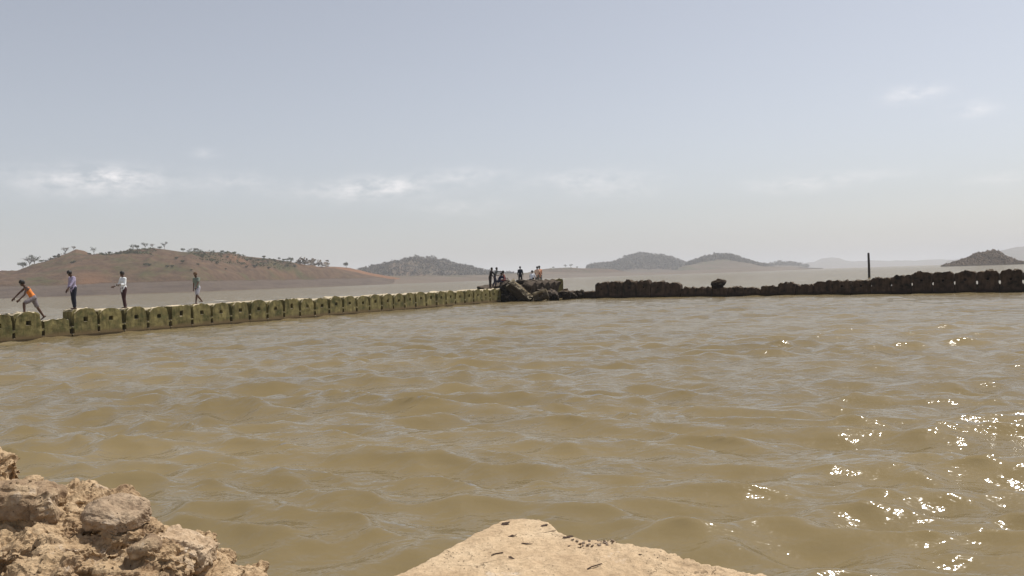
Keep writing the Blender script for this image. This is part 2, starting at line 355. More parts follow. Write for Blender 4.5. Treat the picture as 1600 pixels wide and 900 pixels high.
# ------------------------------------------------------------------ water (one sheet to the horizon)
def build_water():
    th_in = np.linspace(-R(50), R(50), 1000)
    th_out = np.linspace(R(50), R(310), 90)[1:-1]
    th = np.concatenate([th_in, th_out]); nth = len(th)
    rr = [0.9]
    while rr[-1] < 20000:
        r = rr[-1]; rr.append(r*(1.0075 if r < 900 else 1.05))
    rr = np.array(rr); nr = len(rr)
    Rg, Tg = np.meshgrid(rr, th, indexing='ij')
    X = (Rg*np.sin(Tg)).ravel(); Y = (Rg*np.cos(Tg)).ravel(); rad = Rg.ravel()
    cell = rad*.0085
    Z = np.zeros_like(X); DX = np.zeros_like(X); DY = np.zeros_like(X)
    g = np.random.default_rng(3)
    # wind from the far right: crests run across the view, falling a little to the right
    main = R(-104)
    nw = 110
    wx = fbm(np.stack([X*.11, Y*.11, X*0+3], 1), 2)*.9; wy = fbm(np.stack([X*.11, Y*.11, X*0+9], 1), 2)*.9
    for k in range(nw):
        lam = .28*(3.6/.28)**(g.random()); a = main+g.normal()*.46
        kk = 2*math.pi/lam; amp = .0074*lam**.74*(1.0 if lam < 1.6 else .45)
        ph = g.random()*6.283
        att = np.clip((lam/(cell*3.2))-.35, 0, 1)
        arg = kk*(math.cos(a)*(X+wx)+math.sin(a)*(Y+wy))+ph
        Z += att*amp*np.sin(arg); c = att*amp*np.cos(arg)*.85
        DX += c*math.cos(a); DY += c*math.sin(a)
    grp = 1+.35*perlin(np.stack([X*.09, Y*.13, X*0+.5], 1))
    Z *= grp
    foam = np.zeros_like(X)
    std = .06
    crest = np.clip((Z-.155)/.12, 0, 1)*.35
    foam += crest
    for px, py, sx, sy, s in [(207, 684, .20,   .08, .62), (245, 686, .40, .05, .36), (968, 566, .35, .12, .48), (985, 569, .5, .07, .36), (500, 560, .5, .05, .38), (560, 571, .4, .05, .36)]:
        c = PZ(px, py, .05); foam += s*np.exp(-((X-c.x)/sx)**2-((Y-c.y)/(sy*2.2))**2)
    for a, b in ((wallL0-uL*3, wallL1), (wallL1, wallR0), (wallR0-uR*2, wallR1+uR*4)):
        ab = np.array((b.x-a.x, b.y-a.y)); Lq = (ab**2).sum(); tt = np.clip(((X-a.x)*ab[0]+(Y-a.y)*ab[1])/Lq, 0, 1)
        dd = np.hypot(X-a.x-tt*ab[0], Y-a.y-tt*ab[1]); foam += .34*np.exp(-((dd-.5)/.28)**2)*np.clip(.4+1.6*perlin(np.stack([X*.7, Y*.7, X*0+4], 1)), 0, 1.2)
    X = X+DX; Y = Y+DY
    V = np.stack([X, Y, Z], 1)
    V = np.concatenate([V, [[0, 0, 0.0]]])
    i = np.arange(nr-1)[:, None]*nth; j = np.arange(nth)[None, :]; j2 = (j+1) % nth
    Fq = np.stack([(i+j), (i+j2), (i+nth+j2), (i+nth+j)], -1).reshape(-1, 4)
    me = mesh_from(V[:-1], Fq, 'water', True)
    at = me.attributes.new('foam', 'FLOAT', 'POINT'); at.data.foreach_set('value', foam.astype(np.float32))
    at = me.attributes.new('crest', 'FLOAT', 'POINT'); at.data.foreach_set('value', Z.astype(np.float32))
    o = link('water', me, M['water']); tag(o, 'muddy olive brown reservoir water with small wind waves', kind='structure')
build_water()
bed = mesh_from([(-21000, -21000, -3), (21000, -21000, -3), (21000, 21000, -3), (-21000, 21000, -3)], [(0, 1, 2, 3)])
tag(link('lake_bed', bed, simple('lake_mud', (.10, .075, .045))), 'mud bed under the reservoir water', kind='structure')

# ------------------------------------------------------------------ land
def interp(pts, x):
    a = np.array(pts, float); return np.interp(x, a[:, 0], a[:, 1])
HILLS = {}
def hill(name, label, ridge, shore, ridgeD, bankz, bankw, mat, rough=1.0, back=300, step=1.2, power=.8, nrows=44, cut=None):
    x0, x1 = ridge[0][0], ridge[-1][0]
    px = np.arange(x0, x1+step, step); n = len(px)
    pr = interp(ridge, px); Ds = interp(shore, px); Dr = interp(ridgeD, px)
    rows = []
    Zr = np.array([max(P(a, b, d).z, .3) for a, b, d in zip(px, pr, Dr)])
    bz = np.minimum(bankz, Zr*.75)
    for D, z in ((Ds-30, Ds*0-2.2), (Ds, Ds*0)): rows.append((D, z))
    for t in np.linspace(0, 1, 7)[1:]: rows.append((Ds+bankw*t, bz*t))
    kw = max(3, int(n/7)); ker = np.hanning(2*kw+3)[1:-1]; ker /= ker.sum()
    Zw = np.convolve(np.pad(Zr, kw, mode='edge'), ker, mode='valid')[:n]
    for t in np.linspace(0, 1, nrows)[1:]:
        tt = t; s = np.sin(tt*math.pi/2)**power; q = t**1.6; Zq = Zw*(1-q)+Zr*q
        rows.append((Ds+bankw+(Dr-Ds-bankw)*tt, bz+(Zq-bz).clip(0)*s))
    for t in np.linspace(0, 1, 10)[1:]: rows.append((Dr+back*t, Zr*(np.cos(t*math.pi)*.5+.5)-2.2*t))
    D = np.array([r[0] for r in rows]); Z = np.array([r[1] for r in rows])
    az = np.array([P(a, 430, 1000.).x/1000 for a in px])
    X = D*az[None, :]; Y = D
    nrw = len(rows)
    pp = np.stack([X.ravel(), Y.ravel(), X.ravel()*0], 1)
    size = max(Zr.max()-bankz, 2)
    a = fbm(pp/(size*2.2)+5, 5, .5).reshape(nrw, n)
    g = ridged(pp*np.array([1.6, .5, 1])/(size*1.2)+2, 3, .5).reshape(nrw, n)
    tv = np.zeros(nrw); tv[8:8+nrows-1] = np.sin(np.linspace(0, 1, nrows)[1:]*math.pi)**.8; tv[8+nrows-1:-1] = .4
    hz = (Z-bz[None, :]).clip(0)
    Z = Z+(a*.15+(g-1.2)*.09)*rough*np.minimum(size, hz+size*.15)*tv[:, None]
    bn = fbm(pp/9.0, 4).reshape(nrw, n)
    w = np.zeros(nrw); w[1:8] = 1
    Y = Y+bn*w[:, None]*8*0
    Z = Z+bn*w[:, None]*bz[None, :]*.06*(Z > .2)
    V = np.stack([X, Y, Z], -1).reshape(-1, 3)
    i = np.arange(nrw-1)[:, None]*n; j = np.arange(n-1)[None, :]
    Fq = np.stack([i+j, i+j+1, i+n+j+1, i+n+j], -1).reshape(-1, 4)
    me = mesh_from(V, Fq, name, True)
    o = link(name, me, mat); tag(o, label, kind='structure')
    HILLS[name+str(len(HILLS))] = (px, X, Y, Z, Zr)
    return (px, X, Y, Z, nrows)
SH = [(-700, 300), (-120, 430), (0, 458), (300, 500), (580, 820), (760, 1100), (860, 1450), (1160, 1600), (1270, 2200), (1400, 3000)]
def shD(px): return float(interp(SH, px))
ridgeL = [(-500, 436), (-200, 432), (-60, 430), (0, 427.5), (25, 424.5), (50, 415.5), (75, 408.5), (95, 400), (108, 395.5), (120, 389.5), (132, 391.5), (145, 397.5), (155, 400), (165, 398.5),
          (180, 396), (195, 392), (210, 390), (240, 387.5), (262, 390), (285, 393.5), (320, 395), (360, 398), (400, 402), (430, 405), (460, 410.5), (480, 414), (500, 417), (530, 420), (560, 426), (590, 433), (615, 440)]
left = hill('hill', 'long red-brown hill dotted with shrubs on the left shore', ridgeL, SH, [(-500, 620), (0, 640), (240, 660), (450, 760), (615, 930)], 7.2, 42, M['hill'])
hill('hill', 'low bare orange slope at the right foot of the long hill', [(440, 440), (470, 420), (500, 416.3), (525, 416.8), (545, 418.5), (562, 422), (580, 427), (605, 431), (640, 438)],
     [(440, 720), (640, 960)], [(440, 900), (640, 1060)], 7.0, 70, M['orange_hill'], rough=.4, back=120)
hill('shore', 'low tan mud bank along the far water edge', [(540, 431), (600, 431.5), (700, 431), (760, 429.5), (800, 427.5), (850, 424.5), (880, 425.5), (1000, 426), (1100, 421.5), (1170, 417.5), (1215, 417.0), (1285, 419)],
     [(a, b) for a, b in SH if a >= 300], [(540, 1250), (760, 1500), (860, 1800), (1160, 2000), (1285, 2400)], 9, 200, M['mid'], rough=.5, back=1200, step=2)
mid = hill('hill', 'round wooded hill in the middle distance', [(535, 436), (560, 424), (575, 421), (590, 418), (610, 414), (625, 410.5), (637, 405), (645, 402.8), (660, 403.8), (680, 403.5), (695, 409), (705, 413), (715, 415.5), (728, 417), (742, 421), (752, 425), (775, 428), (800, 429.5), (840, 436)],
     [(535, 1250), (840, 1700)], [(535, 1600), (840, 2000)], 4, 40, M['mid'], back=400)
plat = hill('hill', 'low reddish plateau with a few lone trees left of the far hill', [(812, 430), (835, 423), (850, 420.5), (870, 419), (890, 418), (905, 419), (925, 419.5), (960, 421), (990, 427)],
     [(812, 1650), (990, 1750)], [(812, 1900), (990, 2000)], 6, 60, M['hill'], back=300)
far1 = hill('hill', 'broad hazy wooded hill behind the dark wall', [(905, 424), (922, 416.5), (940, 414.5), (955, 414.5), (970, 408), (985, 401.8), (1000, 397.3), (1010, 399), (1030, 401), (1050, 405), (1065, 411), (1078, 414), (1095, 418), (1130, 425)],
     [(905, 2100), (1130, 2200)], [(905, 2600), (1130, 2700)], 4, 60, M['far'], back=600)
far2 = hill('hill', 'hazy wooded hill with a bare pinkish foot left of the pole', [(1060, 420), (1078, 412), (1095, 406), (1112, 401.5), (1130, 399.5), (1146, 401), (1160, 406), (1176, 412), (1190, 415.5), (1215, 417), (1240, 421)],
     [(1060, 1850), (1240, 2100)], [(1060, 2200), (1240, 2400)], 16, 120, M['far'], back=500)
far3 = hill('hill', 'small hazy wooded rise right of the pink-footed hill', [(1185, 419), (1200, 415.8), (1212, 413.5), (1225, 411.5), (1240, 413.3), (1255, 416), (1268, 419.5)],
     [(1185, 2600), (1268, 2900)], [(1185, 3000), (1268, 3300)], 4, 60, M['far'], back=400)
blue = hill('hill', 'pale blue flat-topped mountain far off near the pole', [(1130, 423), (1180, 414), (1215, 410.5), (1235, 410), (1255, 413), (1272, 410), (1284, 403.8), (1300, 402), (1312, 403), (1325, 408.5), (1340, 409.5), (1360, 406.5), (1390, 408), (1400, 406.7), (1430, 408), (1445, 406), (1470, 405), (1490, 406.5), (1530, 407), (1560, 405), (1700, 405)],
     [(1130, 6200), (1700, 6200)], [(1130, 7200), (1700, 7200)], 4, 60, M['far'], back=900, step=2)
hill('hill', 'pale blue mountain behind the rubble mound at the right edge', [(1480, 408), (1520, 403), (1545, 397), (1565, 392.5), (1582, 388), (1600, 385), (1640, 380), (1700, 378), (1800, 388), (1950, 402)],
     [(1480, 4300), (1950, 4300)], [(1480, 5000), (1950, 5000)], 4, 60, M['far'], back=900, step=2)
mound = hill('mound', 'brown conical rubble mound rising from the water at the right', [(1472, 416), (1480, 413.5), (1490, 410), (1505, 405.5), (1514, 401.5), (1521, 398), (1529, 393.8), (1536, 394.2), (1546, 392.6), (1555, 391.7), (1563, 394.3), (1571, 399), (1581, 403.6), (1592, 408.2), (1603, 411)],
     [(1472, 700), (1603, 640)], [(1472, 718), (1535, 735), (1603, 660)], .8, 3, M['mound'], back=60, step=.5, rough=1.3, power=1.15)

def surf_point(h, fx, frow):
    px, X, Y, Z, nrows = h
    i = int(np.clip(np.searchsorted(px, fx), 0, len(px)-1)); j = int(8+(nrows-2)*frow)
    return Vector((X[j, i], Y[j, i], Z[j, i]))

# crown / canopy clumps
def leafcloud(centers, radii, n, size, flat=.7, g=random):
    V = []; Fc = []
    for c, r in zip(centers, radii):
        for _ in range(n):
            d = Vector((g.gauss(0, 1), g.gauss(0, 1), g.gauss(0, 1)*flat)); d = d.normalized()*r*(g.random()**.45)
            p = c+Vector((d.x, d.y, d.z*flat)); s = size*(.6+g.random()*.8)
            a = Vector((g.gauss(0, 1), g.gauss(0, 1), g.gauss(0, 1))).normalized(); b = a.orthogonal().normalized(); c2 = a.cross(b)
            k = len(V); V += [p+b*s, p+c2*s*.7, p-b*s, p-c2*s*.7+a*s*.4]; Fc += [(k, k+1, k+2), (k, k+2, k+3)]
    return V, Fc
def tube(bm, pts, rad, seg=6):
    prev = None; pts = [Vector(p) for p in pts]
    for k, p in enumerate(pts):
        d = (pts[min(k+1, len(pts)-1)]-pts[max(k-1, 0)]).normalized()
        a = d.orthogonal().normalized() if abs(d.z) > .9 else d.cross(Vector((0, 0, 1))).normalized(); b = d.cross(a)
        ring = [bm.verts.new(p+(a*math.cos(t)+b*math.sin(t))*rad[k]) for t in [2*math.pi*q/seg for q in range(seg)]]
        if prev:
            for q in range(seg): bm.faces.new((prev[q], prev[(q+1) % seg], ring[(q+1) % seg], ring[q]))
        else: bm.faces.new(ring[::-1])
        prev = ring
    bm.faces.new(prev)
def make_tree(name, style, seed):
    g = random.Random(seed); root = link(name, None)
    bm = bmesh.new(); tips = []
    H = {'flat': 7.5, 'round': 6.5, 'tall': 8.5, 'bare': 8, 'bush': 3.0}[style]
    if style != 'bush':
        th = H*(.38 if style != 'tall' else .5)
        tube(bm, [(0, 0, -.6), (.1, 0, th*.5), (g.uniform(-.3, .3), 0, th)], [.3, .22, .17])
        for k in range(7 if style != 'bare' else 12):
            a = k*2.4+g.random(); L = H*.42*(.7+g.random()*.5); up = {'flat': .8, 'round': .8, 'tall': 1.3, 'bare': 1.1}[style]
            p0 = Vector((0, 0, th*(.7+.3*g.random()))); p2 = p0+Vector((math.cos(a)*L, math.sin(a)*L, L*up*(.7+g.random()*.4)))
            p1 = (p0+p2)/2+Vector((0, 0, .25*L)); tube(bm, [p0, p1, p2], [.14, .09, .04], 5); tips.append(p2)
            for q in range(4 if style == 'bare' else 2):
                e = p1.lerp(p2, g.random())+Vector((g.gauss(0, 1), g.gauss(0, 1), .9+g.random()))*.95
                tube(bm, [p1.lerp(p2, .3*q/2), e], [.06, .03], 4); tips.append(e)
    else:
        for k in range(5):
            a = k*1.25; e = Vector((math.cos(a)*.8, math.sin(a)*.8, 1.5)); tube(bm, [(0, 0, -.3), e], [.08, .03], 4); tips.append(e)
    link('trunk', bm_mesh(bm), M['bark'], root)
    n, sz, rr, fl = {'flat': (18, .26, 1.3, .75), 'round': (26, .30, 1.4, .95), 'tall': (18, .28, 1.1, .9), 'bare': (12, .16, 1.1, .8), 'bush': (40, .26, 1.0, .8)}[style]
    V, Fc = leafcloud(tips, [rr*(.6+g.random()*.6) for _ in tips], n, sz, fl, g)
    link('crown', mesh_from(V, Fc), M['drytwig'] if style == 'bare' else M['leaf'], root)
    return root
def copy_tree(o):
    c = o.copy(); col.objects.link(c)
    for ch in o.children:
        d = ch.copy(); col.objects.link(d); d.parent = c
    return c
TREE_USED = {}
def place_tree(name, style, loc, scale, label, group, seed=0):
    key = (name, style, seed % 3)
    if key not in TREE_USED: o = TREE_USED[key] = make_tree(name, style, hash(style) % 7+seed % 3 if False else len(style)*11+seed % 3)
    else: o = copy_tree(TREE_USED[key])
    o.location = loc; o.scale = (scale, scale, scale); o.rotation_euler = (0, 0, seed*1.7)
    tag(o, label, 'bush' if style == 'bush' else 'tree', group)
    return o
GT = 'lone trees on the long red-brown hill'
def ridge_at(h, x, back=0, row=None):
    px, X, Y, Z, nrows = h; i = int(np.clip(np.searchsorted(px, x), 0, len(px)-1)); j = 8+nrows-2
    if row is not None: j = row
    return Vector((X[j, i], Y[j, i], Z[j, i]-.2))
trees = [
 (36, 'round', 8.5, 'small dark tree at the left foot of the hill, left of the wide flat-topped one'),
 (54, 'flat', 13, 'wide flat-topped thin tree on the left foot of the hill, widest on the slope'),
 (46, 'bare', 11, 'grey leafless tree just left of the wide flat-topped tree on the hill slope'),
 (103, 'bare', 8.5, 'pale bare rounded tree on the slope just left of the left summit'),
 (116, 'bare', 5.5, 'tiny sparse tree standing close left of the pointed left summit'),
 (147, 'tall', 7.5, 'single upright dark tree in the dip right of the left summit'),
 (208, 'flat', 7, 'thin tree at the left end of the row on the main summit'),
 (214, 'round', 5.5, 'low round tree second from the left in the row on the main summit'),
 (228, 'flat', 8, 'taller spreading tree in the middle of the row on the main summit'),
 (238, 'bare', 5.5, 'thin leaning bare tree right of the spreading tree on the main summit'),
 (258, 'tall', 8, 'narrow upright tree with a tufted top at the right end of the main summit'),
 (251, 'bush', 4.5, 'low dark bush just left of the tufted narrow summit tree'),
 (287, 'round', 5, 'small isolated tree on the bare ridge right of the main summit'),
 (299, 'tall', 4.5, 'slim tree at the left of the close three on the ridge'),
 (306, 'round', 5.8, 'dark tree in the middle of the close three on the ridge'),
 (313, 'flat', 5, 'thin tree at the right of the close three on the ridge'),
 (355, 'round', 4.5, 'small dark tree standing alone on the ridge above the green slope'),
 (362, 'bush', 3.8, 'low bush right of the lone dark ridge tree above the green slope'),
 (413, 'bush', 5, 'spreading bush on the falling ridge above the densest scrub'),
 (436, 'round', 4.2, 'first small tree of the group stepping down the right ridge end'),
 (444, 'bush', 4.5, 'second small bush of the group stepping down the right ridge end'),
 (449, 'round', 4.6, 'third small tree of the group stepping down the right ridge end'),
 (454, 'round', 7, 'biggest dark round tree on the right end of the ridge'),
 (468, 'round', 5.2, 'small tree right of the biggest dark tree on the ridge end')]
for k, (x, st, h, lb) in enumerate(trees):
    base = {'flat': 7.5, 'round': 6.5, 'tall': 8.5, 'bare': 8, 'bush': 3.0}[st]
    nm = {'flat': 'flat_topped_tree', 'round': 'round_tree', 'tall': 'slender_tree', 'bare': 'bare_tree', 'bush': 'bush'}[st]
    place_tree(nm, st, ridge_at(left, x), h/base*.64, lb, GT, k)
sh = [(199, .80), (190, .86), (183, .9), (172, .93), (305, .78), (312, .72), (317, .55), (332, .8), (347, .85), (356, .6), (352, .2), (378, .45), (387, .6), (392, .75), (405, .8), (408, .55), (418, .7), (430, .55), (428, .85),
      (443, .8), (375, .8), (366, .88), (340, .35), (285, .3), (309, .25), (298, .12), (228, .22), (235, .22), (262, .2), (268, .2), (115, .4), (112, .36), (140, .55), (152, .8), (160, .75), (205, .65), (212, .66), (186, .7),
      (92, .8), (83, .86), (70, .85), (65, .93), (78, .93), (87, .94), (449, .5), (460, .45), (398, .35), (385, .3), (420, .3), (327, .6), (296, .9), (276, .4)]
for k, (x, fr) in enumerate(sh):
    x += random.uniform(-1, 1); s = random.uniform(.75, 1.35)
    place_tree('shrub', 'bush', surf_point(left, x, fr)-Vector((0, 0, .2)), s*.8, f'small dark green shrub on the {"left" if x < 170 else "middle" if x < 300 else "right"} part of the long hill, {"near its crest" if fr > .8 else "halfway up" if fr > .45 else "low on the slope"}', 'shrubs dotted on the slope of the long hill', k)
for x, h, lb, st in [(541, 5, 'lone dark round tree on the orange bank right of the long hill', 'round')]:
    p = P(x, 417.8, 930); place_tree('round_tree', st, p-Vector((0, 0, .5)), h/6.5*1.2, lb, None, 1)
for k, (x, h, lb, st) in enumerate([(864, 7, 'low bush at the left of the reddish plateau', 'bush'), (884, 10, 'left one of the two flat-topped trees on the reddish plateau', 'flat'), (892, 11, 'right one of the two flat-topped trees on the reddish plateau', 'flat'), (901, 6, 'low bush at the right of the reddish plateau', 'bush')]):
    place_tree('flat_topped_tree' if st == 'flat' else 'bush', st, ridge_at(plat, x), h/(7.5 if st == 'flat' else 3)*.8, lb, 'trees on the reddish plateau', k)

def woodland(name, label, h, n, size, rows=(0.0, 1.0), xr=None, mat=None, hgt=1.0, zmin=0):
    px, X, Y, Z, nrows = h; V = []; Fc = []; g = random.Random(n)
    c = 0; tries = 0
    while c < n and tries < n*6:
        tries += 1
        i = g.randrange(len(px)); j = int(8+(nrows-2)*(rows[0]+(rows[1]-rows[0])*g.random()))
        if xr and not (xr[0] < px[i] < xr[1]): continue
        if Z[j, i] < zmin: continue
        j2 = min(j+1, X.shape[0]-1); t = g.random()
        p = Vector((X[j, i]*(1-t)+X[j2, i]*t+g.uniform(-3, 3), Y[j, i]*(1-t)+Y[j2, i]*t, Z[j, i]*(1-t)+Z[j2, i]*t))
        s = size*(.5+g.random()**2*1.1)
        vv, ff = leafcloud([p+Vector((0, 0, s*.75*hgt))], [s], 9, s*.36, .8*hgt, g)
        k = len(V); V += vv; Fc += [tuple(a+k for a in f) for f in ff]; c += 1
    o = link(name, mesh_from(V, Fc), mat or M['wood']); tag(o, label, 'woodland', kind='stuff'); return o
woodland('woodland', 'dry grey-green woodland covering the round middle hill', mid, 3400, 3.4, (.03, 1), (560, 815))
woodland('woodland', 'hazy woodland covering the broad far hill', far1, 4200, 4.6, (.05, 1), (918, 1085))
woodland('woodland', 'sparse bare woodland on the pink-footed hill', far2, 2200, 4.0, (.3, 1), (1075, 1200), zmin=11)
woodland('woodland', 'sparse woodland on the small far rise', far3, 250, 6.5, (.3, 1), (1200, 1262))
woodland('scrub', 'green scrub on the upper slope of the long hill', left, 620, 1.1, (.62, .96), (150, 240), M['scrub'], .7)
woodland('scrub', 'green scrub patches on the right half of the long hill', left, 900, .95, (.35, .95), (300, 460), M['scrub'], .7)
woodland('scrub', 'thin scrub along the left ridge of the long hill', left, 60, 1.1, (.85, 1), (60, 110), M['wood'], .7)
woodland('woodland', 'grey leafless woodland behind the right end of the long hill', left, 170, 3.6, (.93, 1), (466, 512), M['drytwig'])

def stones_on(h, n):
    px, X, Y, Z, nrows = h; g = random.Random(5); V = []; Fc = []
    for _ in range(n):
        i = g.randrange(len(px)); j = int(8+(nrows-2)*g.random()); p = Vector((X[j, i], Y[j, i], Z[j, i]))
        s = .35+1.3*g.random()**4; k = len(V)
        for d in ((1, 0, 0), (0, 1, 0), (-1, 0, 0), (0, -1, 0), (0, 0, 1), (0, 0, -1)):
            V.append(p+Vector([q*s*g.uniform(.6, 1.3) for q in d])+Vector((g.uniform(-.3, .3)*s, g.uniform(-.3, .3)*s, 0)))
        for a, b, c in ((0, 1, 4), (1, 2, 4), (2, 3, 4), (3, 0, 4), (1, 0, 5), (2, 1, 5), (3, 2, 5), (0, 3, 5)): Fc.append((k+a, k+b, k+c))
    tag(link('stones', mesh_from(V, Fc), simple('mound_stone', (.14, .105, .075), .95, .5, .6)), 'loose stones covering the brown rubble mound', kind='stuff')
stones_on(mound, 2600)

# ------------------------------------------------------------------ arched blocks
BW = 1.30
def block_mesh(seed, top, topback, H, slots, hole=None, T=.8, jag=.03, width=1.0, mirror=1, ind=.09):
    """top(u), topback(u): height of the front/back outline; slots: z ranges where the sides are set back"""
    g = np.random.default_rng(seed)
    us = sorted(set(np.round(np.concatenate([np.linspace(-1, 1, 21), [-.13, -.125, .125, .13] if hole else []]), 4)))
    zs = [-1.0, -.3, 0, .12, .14, .24, .36, .38, .44, .46, .52]
    hz = H*.60 if hole is None else hole[1]
    zs += [hz-.095, hz-.085, hz+.085, hz+.095]
    lim = H*.69 if hole else H*.78
    zs = sorted(set(round(z, 4) for z in zs if z < lim-.02) | {round(z, 4) for z in np.arange(.6, lim, .09)} | {round(lim, 4)})
    tops = [.25, .5, .72, .88, 1.0]
    nu, nz, nk = len(us), len(zs)+len(tops), 6
    ks = np.array([0, .10, .14, .45, .8, 1.0])
    half = BW/2*width
    idx = {}; V = []
    def indent(z):
        for a, b in slots:
            if a < z < b: return ind
        return .008
    for k in range(nk):
        for j in range(nz):
            for i in range(nu):
                if not (i in (0, nu-1) or j in (0, nz-1) or k in (0, nk-1)): continue
                u = us[i]
                tp = top(u) if ks[k] < .12 else topback(u)
                if j < len(zs): z = zs[j]; w = half-indent(z)
                else:
                    z = lim+(max(tp, lim+.02)-lim)*tops[j-len(zs)]; w = half-indent(z)
                z = min(z, tp) if tp < lim else z
                y = -T/2+T*ks[k]
                if hole and k == 0 and abs(u-hole[0]) <= .1255*hole[2] and abs(z-hole[1]) <= .0855*hole[2] and j < len(zs): y += .42
                idx[(i, j, k)] = len(V); V.append((u*w*mirror, y, z))
    Fc = []
    def q(a, b, c, d): Fc.append((idx[a], idx[b], idx[c], idx[d]))
    for j in range(nz-1):
        for i in range(nu-1):
            q((i, j, 0), (i+1, j, 0), (i+1, j+1, 0), (i, j+1, 0)); q((i+1, j, nk-1), (i, j, nk-1), (i, j+1, nk-1), (i+1, j+1, nk-1))
        for k in range(nk-1):
            q((0, j, k+1), (0, j, k), (0, j+1, k), (0, j+1, k+1)); q((nu-1, j, k), (nu-1, j, k+1), (nu-1, j+1, k+1), (nu-1, j+1, k))
    for k in range(nk-1):
        for i in range(nu-1):
            q((i, nz-1, k), (i+1, nz-1, k), (i+1, nz-1, k+1), (i, nz-1, k+1))
            q((i, 0, k+1), (i+1, 0, k+1), (i+1, 0, k), (i, 0, k))
    V = np.array(V, float); off = g.random(3)*40
    n1 = np.stack([fbm(V*2.6+off+s, 4, .6) for s in (0, 20, 40)], 1)
    amt = np.clip((V[:, 2]+.05)/.4, .15, 1)[:, None]
    hi = np.clip((V[:, 2]-H*.75)/(H*.25), 0, 1)[:, None]
    V = V+n1*np.array([.010, .016, .014])*amt+n1*np.array([.02, .03, 1.0])*jag*hi
    me = mesh_from(V, Fc, 'concrete_block')
    return me
def arch(H, r=.34, p=2.6, bump_=0, skew=0):
    def f(u):
        a = max(0, 1-abs(u)**p)
        return H-r+r*a**.5+bump_*max(0, 1-abs(u-skew)*2.2)
    return f
def broken(H, seed, amp=.12, slope=0):
    rs = np.random.default_rng(seed); ks = rs.normal(size=9)*amp*.6; xs = np.linspace(-1, 1, 9)
    ks[[0, -1]] -= .05
    return lambda u: H+float(np.interp(u, xs, ks))+slope*u
angL = math.atan2(uL.y, uL.x)
SLOT = [(.13, .37), (.45, 2.0)]
ordn = ['first', 'second', 'third', 'fourth', 'fifth', 'sixth', 'seventh', 'eighth', 'ninth', 'tenth', 'eleventh', 'twelfth', 'thirteenth', 'fourteenth', 'fifteenth', 'sixteenth', 'seventeenth', 'eighteenth', 'nineteenth', 'twentieth']
def nth(n):
    if n <= 20: return ordn[n-1]
    if n < 30: return 'twenty-'+ordn[n-21]
    if n == 30: return 'thirtieth'
    return 'thirty-'+ordn[n-31]
XL = [-30, 10.6, 59, 103.4, 145, 184, 220.5, 255, 288.5, 320.5, 351, 380, 406.5, 434, 459.7, 484.4, 507, 529, 549.7, 570, 589.3, 607.5, 625.4, 642.9, 659, 675, 690.7, 705, 719.6, 733.4, 746.4, 758.8, 771, 783.6]
special = {1: 'low', 12: 'flat', 23: 'flat', 6: 'flat'}
LTOP = {}
for k in range(-2, 32):
    s = 100+k; H = 1.16+.03*math.sin(k*2.1)+random.uniform(-.02, .02)
    if k == 2: H = 1.24
    if k == 0: H = 1.22
    typ = special.get(k, 'arch'); fl = lambda u, H=H: H-.05
    if typ == 'low': H = .80; tp = broken(H, s, .03); tb = lambda u: .78; hole = None
    elif typ == 'flat': tp = broken(H-.02, s, .03); tb = lambda u, H=H: H-.04; hole = (0, H*.66, 1.3)
    else: tp = arch(H, .5 if k == 0 else random.uniform(.26, .44), random.uniform(2.0, 2.7)); tb = arch(H-.03, .10, 4); hole = (0, H*.60, 1.05)
    me = block_mesh(s, tp, tb, H, SLOT, hole, jag=random.choice([.03, .04, .06]))
    c = wallL0+uL*(k+.5)
    o = link('concrete_block', me, M['block'], loc=c+Vector((random.uniform(-.02, .02), random.uniform(-.02, .02), 0)), rot=(random.uniform(-.03, .03), random.uniform(-.018, .018), angL+random.uniform(-.02, .02)))
    n = 32-k
    if k == 1: lb = 'low broken flat-topped olive block just below the striding person in the orange vest'
    elif k < -1: lb = 'olive concrete block at the very left edge of the wall'
    elif typ == 'flat': lb = f'flat-topped olive block with square hole, {nth(n)} of the left wall from the rubble'
    else: lb = f'arched olive block with square hole, {nth(n)} of the left wall from the rubble'
    tag(o, lb, 'concrete block', 'blocks of the left wall'); LTOP[k] = H
# right wall
angR = math.atan2(uR.y, uR.x)
SLR = [(.50, .78)]
# k: (top px y at left, mid, right)   waterline from the geometry
prof = {-2: (456, 454.5, 455), -1: (455.5, 455, 455.5), 0: (444, 441.5, 442), 1: (441.5, 439.2, 441.5), 2: (441, 438.6, 440.5), 3: (441, 438, 440.5), 4: (440.5, 440, 440.8), 5: (441.5, 441.7, 444.5),
        6: (449.5, 449.5, 450.5), 7: (450, 449, 449), 8: (449, 449, 449), 9: (448.3, 448, 448.5), 10: (449, 449.5, 452), 11: (448.5, 447, 447), 12: (442.6, 442.2, 443), 13: (444.8, 445, 445.5),
        14: (441.5, 440, 438.8), 15: (438.6, 438.2, 438.4), 16: (438.2, 437.8, 437.8), 17: (435.6, 434.5, 435.5), 18: (432.5, 430.8, 429), 19: (427.5, 424.6, 427.5), 20: (427, 425.3, 427.3), 21: (427, 423.4, 426.6),
        22: (426, 422.4, 425.6), 23: (427.5, 421.8, 423), 24: (424, 420.5, 423), 25: (423, 419, 422), 26: (422.5, 418.5, 421.5)}
